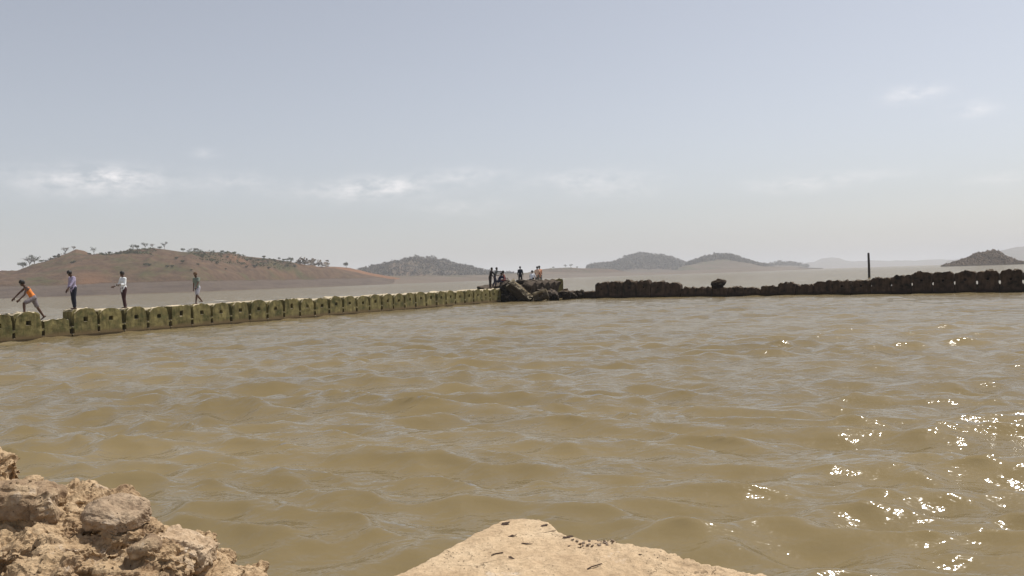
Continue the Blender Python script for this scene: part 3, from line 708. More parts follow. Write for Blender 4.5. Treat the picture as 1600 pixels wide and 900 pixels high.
for k, (a, b, c_) in prof.items():
    ctr = wallR0+uR*(k+.5); D = ctr.y
    x = 800+ctr.x/D*F
    zt = [CAMZ-(yy-hor(x))*D/F for yy in (a, b, c_)]
    Hm = max(zt)
    rs = np.random.default_rng(300+k); kn = rs.normal(size=17)*.042; xs = np.linspace(-1, 1, 17)
    def tp(u, zt=zt, kn=kn, xs=xs):
        e = zt[0] if u < 0 else zt[2]; w = math.cos(min(1, abs(u))*math.pi/2)**.7
        return e-.06*abs(u)**9+(zt[1]-e)*w+float(np.interp(u, xs, kn))
    full = k in (0, 1, 2, 3, 4) or k >= 15
    slots = [(.54, .78)] if k >= 18 else ([(.56, .68)] if k >= 14 else [])
    me = block_mesh(300+k, tp, tp, Hm, slots, (0, Hm*.60, .9) if (full and k not in (17, 18)) else None, T=.55, jag=.07, ind=(.06, .085, .072)[k % 3], width=1.0 if k % 3 else .985)
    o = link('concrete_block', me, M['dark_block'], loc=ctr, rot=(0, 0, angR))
    n = k+3
    if k == 8: d_ = 'squat black concrete block carrying the overhanging boulder'
    elif Hm < .95: d_ = f'low broken black concrete block, {nth(n)} of the right wall from the rubble'
    else: d_ = f'tall black concrete block, {nth(n)} of the right wall from the rubble'
    tag(o, d_, 'concrete block', 'blocks of the right wall')

# irregular rocks
def rock_mesh(size, seed, sub=3, rough=.22, cuts=7):
    bm = bmesh.new(); bmesh.ops.create_icosphere(bm, subdivisions=sub, radius=1)
    g = random.Random(seed)
    for _ in range(cuts):
        n = Vector((g.gauss(0, 1), g.gauss(0, 1), g.gauss(0, 1))).normalized(); d = g.uniform(.55, .85)
        for v in bm.verts:
            e = v.co.dot(n)-d
            if e > 0: v.co -= n*e*.92
    me = bm_mesh(bm); c = getco(me); nn = getno(me)
    c += nn*(fbm(c*1.7+seed, 5, .6)*rough)[:, None]
    c *= np.array(size); setco(me, c); return me
def rock(name, px, py, D, size, rot, seed, mat, label, group=None, cat='rock', **kw):
    o = link(name, rock_mesh(size, seed, **kw), mat, loc=P(px, py, D), rot=rot); tag(o, label, cat, group); return o
# boulder on the right wall
c8 = wallR0+uR*8.55
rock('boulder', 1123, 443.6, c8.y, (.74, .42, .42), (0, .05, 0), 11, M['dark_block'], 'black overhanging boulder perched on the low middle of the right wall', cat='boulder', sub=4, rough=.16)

# ------------------------------------------------------------------ rubble in the breach
def seg_mesh(n, seed, H=1.45, T=.8, pitch=1.3):
    """n arched blocks still joined: one broken piece"""
    V = []; Fc = []; nu = n*14+1
    g = np.random.default_rng(seed); L = n*pitch
    zs = np.linspace(0, 1, 9); ks = np.linspace(0, 1, 5)
    idx = {}
    for k in range(5):
        for j in range(9):
            for i in range(nu):
                if not (i in (0, nu-1) or j in (0, 8) or k in (0, 4)): continue
                x = i/(nu-1)*L; ph = (x/pitch) % 1; u = ph*2-1
                top = H-.42*abs(u)**1.5
                idx[(i, j, k)] = len(V); V.append((x-L/2, -T/2+T*ks[k], top*zs[j]))
    q = lambda *a: Fc.append(tuple(idx[b] for b in a))
    for j in range(8):
        for i in range(nu-1):
            q((i, j, 0), (i+1, j, 0), (i+1, j+1, 0), (i, j+1, 0)); q((i+1, j, 4), (i, j, 4), (i, j+1, 4), (i+1, j+1, 4))
        for k in range(4):
            q((0, j, k+1), (0, j, k), (0, j+1, k), (0, j+1, k+1)); q((nu-1, j, k), (nu-1, j, k+1), (nu-1, j+1, k+1), (nu-1, j+1, k))
    for k in range(4):
        for i in range(nu-1):
            q((i, 8, k), (i+1, 8, k), (i+1, 8, k+1), (i, 8, k+1)); q((i, 0, k+1), (i+1, 0, k+1), (i+1, 0, k), (i, 0, k))
    V = np.array(V); V += np.stack([fbm(V*1.9+s+seed, 4, .6) for s in (0, 20, 40)], 1)*.05
    return mesh_from(V, Fc)
def slabmesh(dim, seed, rough=.04, hole=None, cutsz=5):
    bm = bmesh.new(); bmesh.ops.create_cube(bm, size=1)
    for v in bm.verts: v.co = Vector((v.co.x*dim[0], v.co.y*dim[1], v.co.z*dim[2]))
    me = bm_mesh(bm)
    if hole:
        pass
    o = bpy.data.objects.new('t', me); col.objects.link(o)
    if hole:
        hb = bmesh.new(); bmesh.ops.create_cube(hb, size=1)
        for v in hb.verts: v.co = Vector((v.co.x*hole[0], v.co.y*3, v.co.z*hole[1]))
        hm = bm_mesh(hb); ho = bpy.data.objects.new('h', hm); col.objects.link(ho)
        md = o.modifiers.new('b', 'BOOLEAN'); md.object = ho; md.operation = 'DIFFERENCE'; md.solver = 'EXACT'
    r = o.modifiers.new('r', 'REMESH'); r.mode = 'VOXEL'; r.voxel_size = min(dim)/9
    dg = bpy.context.evaluated_depsgraph_get(); dg.update(); out = bpy.data.meshes.new_from_object(o.evaluated_get(dg))
    bpy.data.objects.remove(o)
    if hole: bpy.data.objects.remove(ho)
    c = getco(out); n = getno(out); c += np.stack([fbm(c*2.2+s+seed, 5, .6) for s in (0, 20, 40)], 1)*rough; setco(out, c); return out
def place(o, p, rot): o.location = p; o.rotation_euler = rot
# toppled, still joined run of arched blocks
sg = link('toppled_wall', seg_mesh(5, 5), M['rubble']); tag(sg, 'dark toppled run of joined blocks with a scalloped top edge, behind the leaning slabs', 'wall piece')
place(sg, P(846, 459.5, 74.5)+Vector((-.1, 0, -.13)), (R(17), 0, math.atan2(.875, .52)))
sg.scale = (.86, 1.1, .95)
ep = link('wall_end', block_mesh(77, arch(1.5, .3, 3), arch(1.45, .1, 3), 1.5, [], None), M['block']); tag(ep, 'olive upright block closing the right end of the scalloped run', 'concrete block')
place(ep, Vector(((872.5-800)/F*76.5, 76.5, 0.30)), (0, 0, R(22))); ep.scale = (.50, .9, 1.0)
ls = link('leaning_slab', slabmesh((2.7, .9, .62), 3, .07), M['tan_rubble']); tag(ls, 'tan slab leaning diagonally off the end of the left wall down into the water', 'slab')
place(ls, P(814, 459, 70.6), (R(-32), R(42), R(14)))
l2 = link('broken_slab', slabmesh((1.9, .9, 1.0), 8, .09), M['rubble']); tag(l2, 'dark broken slab wedged between the left wall end and the leaning tan slab', 'slab')
place(l2, P(798, 456, 71.2), (R(10), R(50), R(20)))
hb = link('hollow_block', slabmesh((1.25, .85, .72), 4, .03, (.48, .28)), M['tan_rubble']); tag(hb, 'tilted tan block with a dark square opening, lying at the water edge', 'block')
place(hb, P(845, 462, 69.8), (R(-14), R(-17), R(-6)))
fs = link('flat_slab', slabmesh((2.2, 1.6, .22), 9, .04), M['rubble']); tag(fs, 'thin reddish slab lying on the wall top beside the crouching group', 'slab')
place(fs, P(770, 447.3, 72.6), (R(6), R(-9), R(30)))
rk = [(790, 447, 72.2, (.5, .5, .35), 'rubble', 'dark lump of rubble at the end of the left wall under the crouching group'),
      (797, 466, 71.3, (.9, .8, .9), 'rubble', 'dark boulder filling the gap at the foot of the left wall end'),
      (797, 449.5, 72.6, (.75, .6, .40), 'rubble', 'rounded dark brown boulder on top of the broken slab'),
      (828, 466, 70.2, (.30, .3, .28), 'tan_rubble', 'small pinkish rock between the leaning slab and the hollow block'),
      (862, 462, 70.6, (.42, .45, .42), 'rubble', 'dark jagged rock right of the hollow block'),
      (868, 465.5, 70.4, (.5, .4, .25), 'rubble', 'low dark rock at the waterline right of the jagged rock'),
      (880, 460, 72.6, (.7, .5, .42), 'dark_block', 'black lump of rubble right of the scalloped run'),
      (893, 461.5, 73.0, (.55, .5, .36), 'rubble', 'brown lump of rubble just left of the low end of the right wall'),
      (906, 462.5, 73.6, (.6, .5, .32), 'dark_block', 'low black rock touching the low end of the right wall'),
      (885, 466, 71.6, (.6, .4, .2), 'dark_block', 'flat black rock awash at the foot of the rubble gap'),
      (816, 445, 73.5, (.7, .6, .5), 'rubble', 'dark rock under the standing person in navy'),
      (828, 443, 74.0, (.6, .5, .38), 'rubble', 'rounded dark rock in front of the seated person in white'),
      (842, 462, 73.6, (1.2, .8, .7), 'rubble', 'large dark rock under the middle of the scalloped run'),
      (824, 460, 72.6, (1.0, .7, .8), 'rubble', 'large dark rock under the left end of the scalloped run'),
      (861, 463, 74.4, (.9, .7, .7), 'rubble', 'large dark rock under the right end of the scalloped run')]
for k, (x, y, D, s, mt, lb) in enumerate(rk):
    rock('rubble_rock', x, y, D, s, (random.random(), random.random(), random.random()*6), 40+k, M[mt], lb, 'rubble in the breach')
# pole
pb = P(1358.2, 434.0, 150); pt = P(1355.2, 396, 150)
bm = bmesh.new(); hgt = 4.4; tube(bm, [(0, 0, -2.5), (0, 0, 0), (.02, 0, hgt*.5), (0, 0, hgt-.12), (0, 0, hgt)], [.21, .21, .20, .18, .12], 10)
tag(link('pole', bm_mesh(bm, True), M['pole'], loc=(pb.x, pb.y, 0), rot=(0, R(-.3), 0)), 'tall dark bare pole standing in the water behind the right wall', 'pole')

# ------------------------------------------------------------------ people
def caps(bm, a, b, ra, rb, sx=1.0, seg=12, flat=None, fd=None):
    """tapered capsule; flat<1 squashes it along fd"""
    a = Vector(a); b = Vector(b); d = b-a; L = d.length
    if L < 1e-5: d = Vector((0, 0, 1)); L = 1e-5
    d = d/L; o = (Vector(fd) if fd is not None else d.orthogonal()); o = (o-d*o.dot(d)).normalized(); p = d.cross(o)
    rings = [(-ra, .02), (-ra*.72, .7), (-ra*.3, .95), (0, 1), (L*.5, None), (L, 1), (L+rb*.3, .95), (L+rb*.72, .7), (L+rb, .02)]
    prev = None; fl = 1 if flat is None else flat
    for k, (t, s) in enumerate(rings):
        r = ra*s if (k < 4) else ((ra+rb)/2 if s is None else rb*s)
        ring = [bm.verts.new(a+d*t+o*math.cos(q)*r*fl+p*math.sin(q)*r) for q in [2*math.pi*i/seg for i in range(seg)]]
        if prev:
            for i in range(seg): bm.faces.new((prev[i], prev[(i+1) % seg], ring[(i+1) % seg], ring[i]))
        else: bm.faces.new(ring[::-1])
        prev = ring
    bm.faces.new(prev)
MC = {}
def cloth(c):
    if c not in MC: MC[c] = simple('cloth', c, .9, .12, 20)
    return MC[c]
SKIN = simple('brown_skin', (.075, .036, .022), .55, .12, 12, .4); HAIR = simple('black_hair', (.012, .010, .010), .5, .2, 60)
EYE = simple('eye', (.5, .48, .45)); SOLE = simple('sandal', (.05, .035, .028))
def person(label, loc, yaw, pose, scale=1.0, shirt=None, pants=None, short_sleeve=False, long_pants=True, cap=None, sleeveless=False, detail=1, group=None, phone=False, skirt=False):
    """pose: lean, twist, head, hips(z offset), legs [(thigh, knee, spread)]*2, arms [(swing, elbow, spread)]*2 in degrees; faces +X locally"""
    vox = .0085 if detail else .015
    lean = R(pose.get('lean', 3)); hd = R(pose.get('head', 5))
    X = Vector((1, 0, 0)); Yv = Vector((0, 1, 0)); Zv = Vector((0, 0, 1))
    def sag(a, spread=0): # direction in the sagittal plane, 0 = down, + = forward
        v = Vector((math.sin(a), 0, -math.cos(a))); return (v*math.cos(spread)+Yv*math.sin(spread)).normalized()
    pel = Vector((0, 0, 0)); sp = Vector((math.sin(lean), 0, math.cos(lean))); sp2 = Vector((math.sin(lean*1.25), 0, math.cos(lean*1.25)))
    waist = pel+sp*.16; chest = waist+sp*.18; neck = chest+sp2*.18
    hv = Vector((math.sin(lean*.6+hd), 0, math.cos(lean*.6+hd))); hb_ = neck+hv*.09; hc = neck+hv*.20; hf = hv.cross(Yv)*-1
    hf = Yv.cross(hv).normalized()
    sh_ = {}; joints = {}
    for s in (1, -1):
        t, kn, spd = pose['legs'][0 if s == 1 else 1]
        hip = pel+Yv*.095*s-sp*.02; d1 = sag(R(t), R(spd)*s); knee = hip+d1*.42; d2 = sag(R(t-kn), R(spd)*.5*s); ank = knee+d2*.41
        fa = R(pose.get('foot', (0, 0))[0 if s == 1 else 1]); toe = Vector((math.cos(fa), 0, math.sin(fa)))
        joints[s] = (hip, knee, ank, toe)
        a, eb, asp = pose['arms'][0 if s == 1 else 1]
        shd = chest+sp2*.13+Yv*.175*s; e1 = sag(R(a), R(asp)*s); elb = shd+e1*.28; e2 = sag(R(a+eb), R(asp)*.4*s); wr = elb+e2*.25
        sh_[s] = (shd, elb, wr, e2)
    low = min(min(j[2].z for j in joints.values())-.075, pose.get('seat', 9))
    root = link('person', None, loc=Vector(loc)); root.rotation_euler = (0, 0, yaw); root.scale = (scale,)*3
    up = Vector((0, 0, -low))
    bm = bmesh.new(); ax = X
    def body(bm, inf=0.0, parts=('torso', 'arms', 'legs', 'head')):
        if 'torso' in parts:
            caps(bm, pel+Yv*.06+up, pel-Yv*.06+up, .105+inf, .105+inf, flat=.95, fd=X)
            caps(bm, pel+up, waist+up, .13+inf, .118+inf, flat=.78, fd=X); caps(bm, waist+up, chest+up, .118+inf, .145+inf, flat=.72, fd=X)
            caps(bm, chest+Yv*.06+sp2*.03+up, chest-Yv*.06+sp2*.03+up, .105+inf, .105+inf, flat=.9, fd=X)
            caps(bm, sh_[1][0]-Yv*.03+up, sh_[-1][0]+Yv*.03+up, .058+inf, .058+inf)
        if 'head' in parts:
            caps(bm, neck-sp2*.06+up, hb_+up, .062, .052); caps(bm, hc-hv*.035+hf*.012+up, hc+hv*.035+up, .072, .088, flat=1.05, fd=X)
            caps(bm, hc+hf*.088-hv*.02+up, hc+hf*.098-hv*.045+up, .010, .014); caps(bm, hc+hf*.055-hv*.085+up, hc+hf*.065-hv*.09+up, .032, .030)
            caps(bm, hc+hf*.078-hv*.07+Yv*.018+up, hc+hf*.078-hv*.07-Yv*.018+up, .010, .010)
            for s in (1, -1): caps(bm, hc+Yv*.083*s-hv*.02+up, hc+Yv*.088*s+hv*.02+up, .012, .014)
    body(bm)
    for s in (1, -1):
        hip, knee, ank, toe = joints[s]
        caps(bm, hip+up, knee+up, .082, .054); caps(bm, knee+up, knee.lerp(ank, .35)+up, .052, .055); caps(bm, knee.lerp(ank, .35)+up, ank+up, .054, .036)
        fn = Vector((-toe.z, 0, toe.x)); 
        caps(bm, ank-fn*.04-toe*.04+up, ank-fn*.045+toe*.13+up, .038, .032, flat=.75, fd=fn)
        shd, elb, wr, e2 = sh_[s]
        caps(bm, shd+up, elb+up, .048, .037); caps(bm, elb+up, wr+up, .038, .026)
        pn = Yv*s; side = e2.cross(Yv).normalized()*-1
        palm = wr+e2*.085
        caps(bm, wr+e2*.02+up, palm+up, .032, .037, flat=.5, fd=pn)
        for q, (L1, off) in enumerate([(.070, .030), (.080, .010), (.075, -.010), (.058, -.028)]):
            b0 = palm-e2*.01+side*off; b1 = b0+e2*(L1*.55+.02)+side*off*.15; b2 = b1+(e2*.75-pn*.65).normalized()*L1*.5
            caps(bm, b0+up, b1+up, .0105, .0098, seg=8); caps(bm, b1+up, b2+up, .0098, .0085, seg=8)
        t0 = wr+e2*.03+side*.03; t1 = t0+(e2*.6+side*.8).normalized()*.045; t2 = t1+(e2*.95+side*.2-pn*.2).normalized()*.035
        caps(bm, t0+up, t1+up, .013, .0115, seg=8); caps(bm, t1+up, t2+up, .0115, .0095, seg=8)
    raw = bm_mesh(bm); me = bake(raw, vox, 3 if detail else 2); me.polygons.foreach_set('use_smooth', np.ones(len(me.polygons), bool))
    link('body', me, SKIN, root)
    # hair
    bm = bmesh.new(); caps(bm, hc+hv*.02-hf*.012+up, hc+hv*.047+hf*.006+up, .101, .088, flat=1.08, fd=X); caps(bm, hc-hf*.045-hv*.03+up, hc-hf*.03+hv*.03+up, .058, .07)
    if cap is None: link('hair', _sm(bake(bm_mesh(bm), vox*1.2, 2)), HAIR, root)
    else:
        caps(bm, hc+hf*.06+hv*.045+up, hc+hf*.12+hv*.035+up, .05, .045, flat=.3, fd=hv); link('cap', _sm(bake(bm_mesh(bm), vox*1.2, 2)), cloth(cap), root)
    if detail:
        for s in (1, -1):
            bm = bmesh.new(); bmesh.ops.create_uvsphere(bm, u_segments=10, v_segments=8, radius=.0115); 
            for v in bm.verts: v.co += hc+hf*.077+Yv*.03*s+hv*.002+up
            link('eye', bm_mesh(bm, True), EYE, root)
    if shirt:
        bm = bmesh.new(); body(bm, .018, ('torso',)) if not sleeveless else [caps(bm, pel+sp*.06+up, waist+up, .142, .134, flat=.8, fd=X), caps(bm, waist+up, chest+up, .134, .158, flat=.74, fd=X), caps(bm, chest+Yv*.06+up, chest+Yv*.10+sp2*.14+up, .10, .045), caps(bm, chest-Yv*.06+up, chest-Yv*.10+sp2*.14+up, .10, .045)]
        caps(bm, pel+sp*(.03 if sleeveless else -.05)+up, pel+sp*.08+up, .150, .146, flat=.82, fd=X)
        if not sleeveless:
            for s in (1, -1):
                shd, elb, wr, e2 = sh_[s]
                caps(bm, shd+up, (shd.lerp(elb, .62) if short_sleeve else elb)+up, .066, .060)
                if not short_sleeve: caps(bm, elb+up, elb.lerp(wr, .62)+up, .058, .047)
        ms = bake(bm_mesh(bm), vox*1.1, 2); c = getco(ms); nn = getno(ms); c += nn*(fbm(c*np.array([9, 9, 5])+3, 3)*.012)[:, None]; setco(ms, c)
        link('shirt', _sm(ms), cloth(shirt), root)
    if pants:
        bm = bmesh.new(); caps(bm, pel+Yv*.06+up, pel-Yv*.06+up, .122, .122, flat=.95, fd=X); caps(bm, pel+up, pel+sp*.08+up, .138, .133, flat=.82, fd=X)
        for s in (1, -1):
            hip, knee, ank, toe = joints[s]
            if long_pants: caps(bm, hip+up, knee+up, .102, .078); caps(bm, knee+up, knee.lerp(ank, .88)+up, .078, .066)
            else: caps(bm, hip+up, hip.lerp(knee, .82)+up, .105, .088)
        ms = bake(bm_mesh(bm), vox*1.1, 2); c = getco(ms); nn = getno(ms); c += nn*(fbm(c*np.array([10, 10, 5])+8, 3)*.010)[:, None]; setco(ms, c)
        link('trousers' if long_pants else 'shorts', _sm(ms), cloth(pants), root)
    for s in (1, -1):
        hip, knee, ank, toe = joints[s]; fn = Vector((-toe.z, 0, toe.x)); bm = bmesh.new()
        caps(bm, ank-fn*.066-toe*.045+up, ank-fn*.066+toe*.15+up, .045, .047, flat=.2, fd=fn); link('sandal', bm_mesh(bm, True), SOLE, root)
    if phone:
        shd, elb, wr, e2 = sh_[1]; ph = bmesh.new(); bmesh.ops.create_cube(ph, size=1)
        for v in ph.verts: v.co = Vector((v.co.x*.15, v.co.y*.075, v.co.z*.011))
        bmesh.ops.bevel(ph, geom=ph.edges[:], offset=.003, segments=2, affect='EDGES')
        pm = bm_mesh(ph); po = link('phone', pm, simple('phone_shell', (.35, .36, .38), .3)); 
        wp = Matrix.Rotation(yaw, 4, 'Z') @ ((wr+up+e2*.11+Vector((.04, 0, .022)))*scale)
        po.location = Vector(loc)+wp; po.rotation_euler = (0, R(-25), yaw); tag(po, 'phone held out by the person in the white shirt on the left wall', 'phone')
    tag(root, label, 'person', group)
    return root
def _sm(me):
    me.polygons.foreach_set('use_smooth', np.ones(len(me.polygons), bool)); return me
def onwall(k, off=0, z=None): 
    p = wallL0+uL*k; n = Vector((uL.y, -uL.x, 0)).normalized(); p = p+n*off
    return Vector((p.x, p.y, (LTOP.get(int(math.floor(k)), 1.15)-.03) if z is None else z))
yawL = math.atan2(-uL.y, -uL.x)
person('person in an orange vest and grey shorts stepping down between two blocks, arm reaching', onwall(.80, .15, .90), yawL-.35,
       dict(lean=30, head=12, legs=[(62, 62, 4), (-22, 8, 4)], arms=[(20, 25, 10), (46, -4, 8)], foot=(0, -38)), 1.06, (.68, .22, .05), (.16, .14, .15), sleeveless=True, long_pants=False, group='people walking on the left wall')
person('person in a pale violet shirt and dark trousers looking down on the left wall', onwall(2.25, .1), yawL-.1,
       dict(lean=5, head=28, legs=[(8, 12, 3), (-2, 6, 2)], arms=[(28, 12, 8), (2, 22, 8)]), 1.0, (.34, .30, .42), (.016, .018, .03), group='people walking on the left wall')
person('person in a white shirt and dark maroon trousers holding a phone out in front', onwall(4.2, .1), yawL-.1,
       dict(lean=1, head=12, legs=[(10, 14, 3), (-7, 6, 3)], arms=[(14, 74, 6), (12, 60, 14)]), 1.0, (.66, .68, .70), (.045, .02, .022), group='people walking on the left wall', phone=True)
person('person in a grey t-shirt, pale shorts and cap walking on the left wall', onwall(7.55, .05), yawL+.1,
       dict(lean=5, head=16, legs=[(24, 12, 1), (-12, 34, 1)], arms=[(34, 6, 14), (-12, 12, 16)]), .97, (.17, .20, .17), (.34, .33, .37), short_sleeve=True, long_pants=False, cap=(.11, .065, .04), group='people walking on the left wall')
GR = 'people gathered on the rubble'
def gp(px, D, z): return Vector(((px-800)/F*D, D, z))
person('person in all dark clothes standing at the left of the rubble group, leaning forward', gp(766.5, 70.6, 1.18), R(25), dict(lean=14, head=0, legs=[(2, 4, 2), (-2, 6, 2)], arms=[(20, 30, 10), (35, 40, 10)]), .99, (.018, .014, .014), (.018, .015, .016), detail=0, group=GR)
person('person in a grey shirt with one arm stretched out and hand raised', gp(773.6, 71.6, 1.30), R(10), dict(lean=18, head=-5, legs=[(20, 30, 3), (-5, 20, 3)], arms=[(82, 12, 12), (84, 10, 10)]), .95, (.13, .14, .14), (.03, .035, .06), short_sleeve=True, detail=0, group=GR)
person('person in dark blue crouching low among the group at the wall end', gp(779.5, 71.3, 1.30), R(30), dict(lean=30, head=-10, legs=[(95, 120, 8), (80, 115, 8)], arms=[(60, 40, 10), (50, 40, 10)]), .93, (.02, .026, .06), (.02, .025, .05), detail=0, group=GR)
person('person with a reddish top squatting with an arm stretched to the left', gp(789.0, 71.4, 1.38), R(165), dict(lean=12, head=-5, legs=[(88, 125, 10), (80, 120, 10)], arms=[(86, 5, 8), (40, 40, 10)]), .95, (.24, .075, .065), (.16, .06, .06), sleeveless=True, long_pants=False, detail=0, group=GR)
person('person in navy seen from behind, standing alone on the rubble', gp(813.6, 73.4, 1.38), R(85), dict(lean=2, head=3, legs=[(2, 4, 4), (0, 4, 4)], arms=[(4, 18, 12), (4, 18, 12)]), .90, (.010, .016, .032), (.012, .014, .02), detail=0, group=GR)
person('person in a bright white shirt sitting low on the rubble', gp(831.8, 74.6, 1.22), R(80), dict(lean=12, head=2, legs=[(70, 110, 10), (74, 112, 10)], arms=[(30, 60, 16), (28, 50, 18)]), 1.0, (.74, .76, .80), (.30, .33, .42), detail=0, group=GR)
person('person in a white and peach shirt standing left of the pair on the rubble', gp(839.6, 75.0, 1.18), R(60), dict(lean=6, head=5, legs=[(4, 6, 3), (0, 4, 3)], arms=[(10, 50, 10), (16, 40, 10)]), 1.0, (.62, .42, .30), (.13, .12, .09), short_sleeve=True, detail=0, group=GR)
person('person in an orange-brown shirt standing right of the pair on the rubble', gp(844.2, 75.6, 1.18), R(110), dict(lean=6, head=8, legs=[(4, 6, 3), (0, 4, 3)], arms=[(10, 40, 12), (14, 30, 12)]), 1.03, (.55, .27, .17), (.17, .17, .16), short_sleeve=True, detail=0, group=GR)
person('dark figure bent low on the rubble between the navy and the white shirts', gp(824.5, 74.3, 1.28), R(20), dict(lean=70, head=10, legs=[(95, 125, 8), (85, 120, 8)], arms=[(60, 30, 8), (50, 30, 8)]), .85, (.03, .03, .035), (.04, .04, .045), detail=0, group=GR)

# ------------------------------------------------------------------ foreground
def blob(bm, c, r, rot=(0, 0, 0), box=False, sub=3):
    mt = Matrix.Translation(c) @ Euler(rot).to_matrix().to_4x4() @ Matrix.Diagonal((*r, 1))
    if box:
        t = bmesh.new(); bmesh.ops.create_cube(t, size=2); bmesh.ops.bevel(t, geom=t.edges[:], offset=.28, segments=3, affect='EDGES')
        me = bm_mesh(t); me.transform(mt); bm.from_mesh(me); bpy.data.meshes.remove(me)
    else: bmesh.ops.create_icosphere(bm, subdivisions=sub, radius=1, matrix=mt)
def roughen(me, seed, big=.03, med=.014, small=.006, pits=.012, strata=.0):
    c = getco(me); n = getno(me)
    a = fbm(c*4.5+seed, 3, .5); b = ridged(c*np.array([12, 12, 20])+seed, 4, .55)-1.4
    w = worley(c*26+seed); w2 = worley(c*9+seed*2); patch = np.clip(fbm(c*5+seed+30, 2)*2.2+.5, 0, 1)
    s = fbm(c*60+seed, 3, .6)
    d = a*big+b*med*(0.35+patch)+s*small-np.clip(.42-w, 0, 1)*pits*4*patch-np.clip(.33-w2, 0, 1)*pits*5*(1-patch*.4)
    if strata: d = d+strata*np.sign(perlin(c*np.array([2., 2., 16])+seed))*.5
    c = c+n*d[:, None]; setco(me, c)
    return me
ms_root = link('broken_masonry', None, loc=P(120, 900, 4.0)); inv = -ms_root.location
base = ms_root.location
tag(ms_root, 'crumbling tan broken masonry with embedded stones at the lower left', 'masonry')
def L(px, py, D): return P(px, py, D)-base
bm = bmesh.new()
blob(bm, L(-90, 815, 4.45), (.42, .34, .325), (0, .2, 0))
blob(bm, L(-10, 738, 4.5), (.10, .14, .085), box=True)
blob(bm, L(28, 778, 4.42), (.20, .22, .085), (0, .38, 0))
blob(bm, L(128, 815, 4.35), (.175, .20, .155), (.0, .10, .1), box=True)
blob(bm, L(70, 880, 4.15), (.36, .30, .20), (0, .1, 0))
blob(bm, L(190, 880, 4.1), (.24, .28, .16))
blob(bm, L(268, 905, 4.05), (.19, .22, .17), (0, .2, 0))
blob(bm, L(328, 935, 4.0), (.13, .18, .12), (0, .3, 0), box=True)
blob(bm, L(60, 1100, 3.9), (.92, .75, .62), box=True)
blob(bm, L(-260, 1010, 4.1), (.85, .8, .72), box=True)
blob(bm, L(60, 1350, 4.0), (1.0, 1.0, .9), box=True)
blob(bm, L(135, 808, 4.3), (.20, .17, .125), (.1, .12, .1), box=True)
blob(bm, L(245, 862, 4.1), (.16, .15, .09), (.1, .45, .1), box=True)
blob(bm, L(60, 838, 4.0), (.22, .10, .06), (.5, .1, .0), box=True)
blob(bm, L(150, 905, 3.75), (.34, .14, .10), (.25, .05, .0), box=True)
blob(bm, L(20, 856, 3.85), (.12, .12, .045), (.1, .1, .1), box=True)
blob(bm, L(112, 862, 3.8), (.13, .10, .05), (.2, .1, .4), box=True)
blob(bm, L(205, 838, 3.95), (.11, .10, .05), (.2, .1, .2), box=True)
blob(bm, L(260, 880, 3.8), (.13, .10, .07), (.2, .4, .2), box=True)
blob(bm, L(60, 905, 3.55), (.16, .10, .05), (.2, -.1, .2), box=True)
me = bake(bm_mesh(bm), .0075, 5); roughen(me, 3.3, .050, .017, .006, .020, .012)
link('mortar_mass', me, M['rock'], ms_root)
def stone(name, px, py, D, r, rot, seed, mat, label, box=True, vox=.008):
    bm = bmesh.new(); blob(bm, Vector((0, 0, 0)), r, box=box)
    me = bake(bm_mesh(bm), vox, 5); roughen(me, seed, .035, .006, .003, .004)
    o = link(name, me, mat, ms_root, loc=L(px, py, D), rot=rot); o['label'] = label
stone('stone', 30, 786, 4.12, (.165, .16, .080), (R(-6), R(4), .2), 4.1, M['darkstone'], 'dark reddish-brown stone jutting out at the left')
stone('stone', 64, 790, 4.08, (.075, .12, .088), (R(5), R(-12), .5), 5.7, M['darkstone'], 'blunt brown stone at the end of the jutting ledge')
stone('stone', 183, 808, 3.98, (.118, .12, .052), (R(10), R(8), -.2), 6.3, M['greystone'], 'smooth grey-brown stone sticking out over the water')
stone('stone', 285, 855, 3.98, (.125, .12, .060), (0, R(26), 0), 7.9, M['pinkstone'], 'pinkish rounded stone on the right slope')
stone('stone', 222, 858, 3.75, (.055, .06, .030), (R(-10), R(-24), .3), 9.1, M['darkstone'], 'angular brown stone wedged in a crack')
# loose crumbs on the masonry
dg = bpy.context.evaluated_depsgraph_get(); dg.update()
def drop(x, y):
    r = scene.ray_cast(dg, Vector((x, y, 3)), Vector((0, 0, -1))); return (r[1], r[2], r[4]) if r[0] else (None, None, None)
peb = [rock_mesh((1, .8, .6), 60+k, sub=2, rough=.2, cuts=5) for k in range(4)]
for k in range(4): peb[k].materials.append(M['rock'])
cnt = 0
for _ in range(900):
    px = random.uniform(0, 380); D = random.uniform(3.3, 4.6); x = (px-800)/F*D
    p, n, ob = drop(x, D)
    if p is None or ob is None or ob.name.startswith('water') or p.z < .45 or n.z < .35: continue
    s = .004+.011*random.random()**2.5
    o = bpy.data.objects.new('pebble', peb[cnt % 4]); col.objects.link(o); o.location = p+n*s*.3; o.scale = (s, s, s); o.rotation_euler = (random.random()*6, random.random()*6, random.random()*6)
    tag(o, 'tiny tan crumb of stone lying loose on the broken masonry', 'pebble', 'crumbs on the broken masonry'); cnt += 1
    if cnt >= 110: break

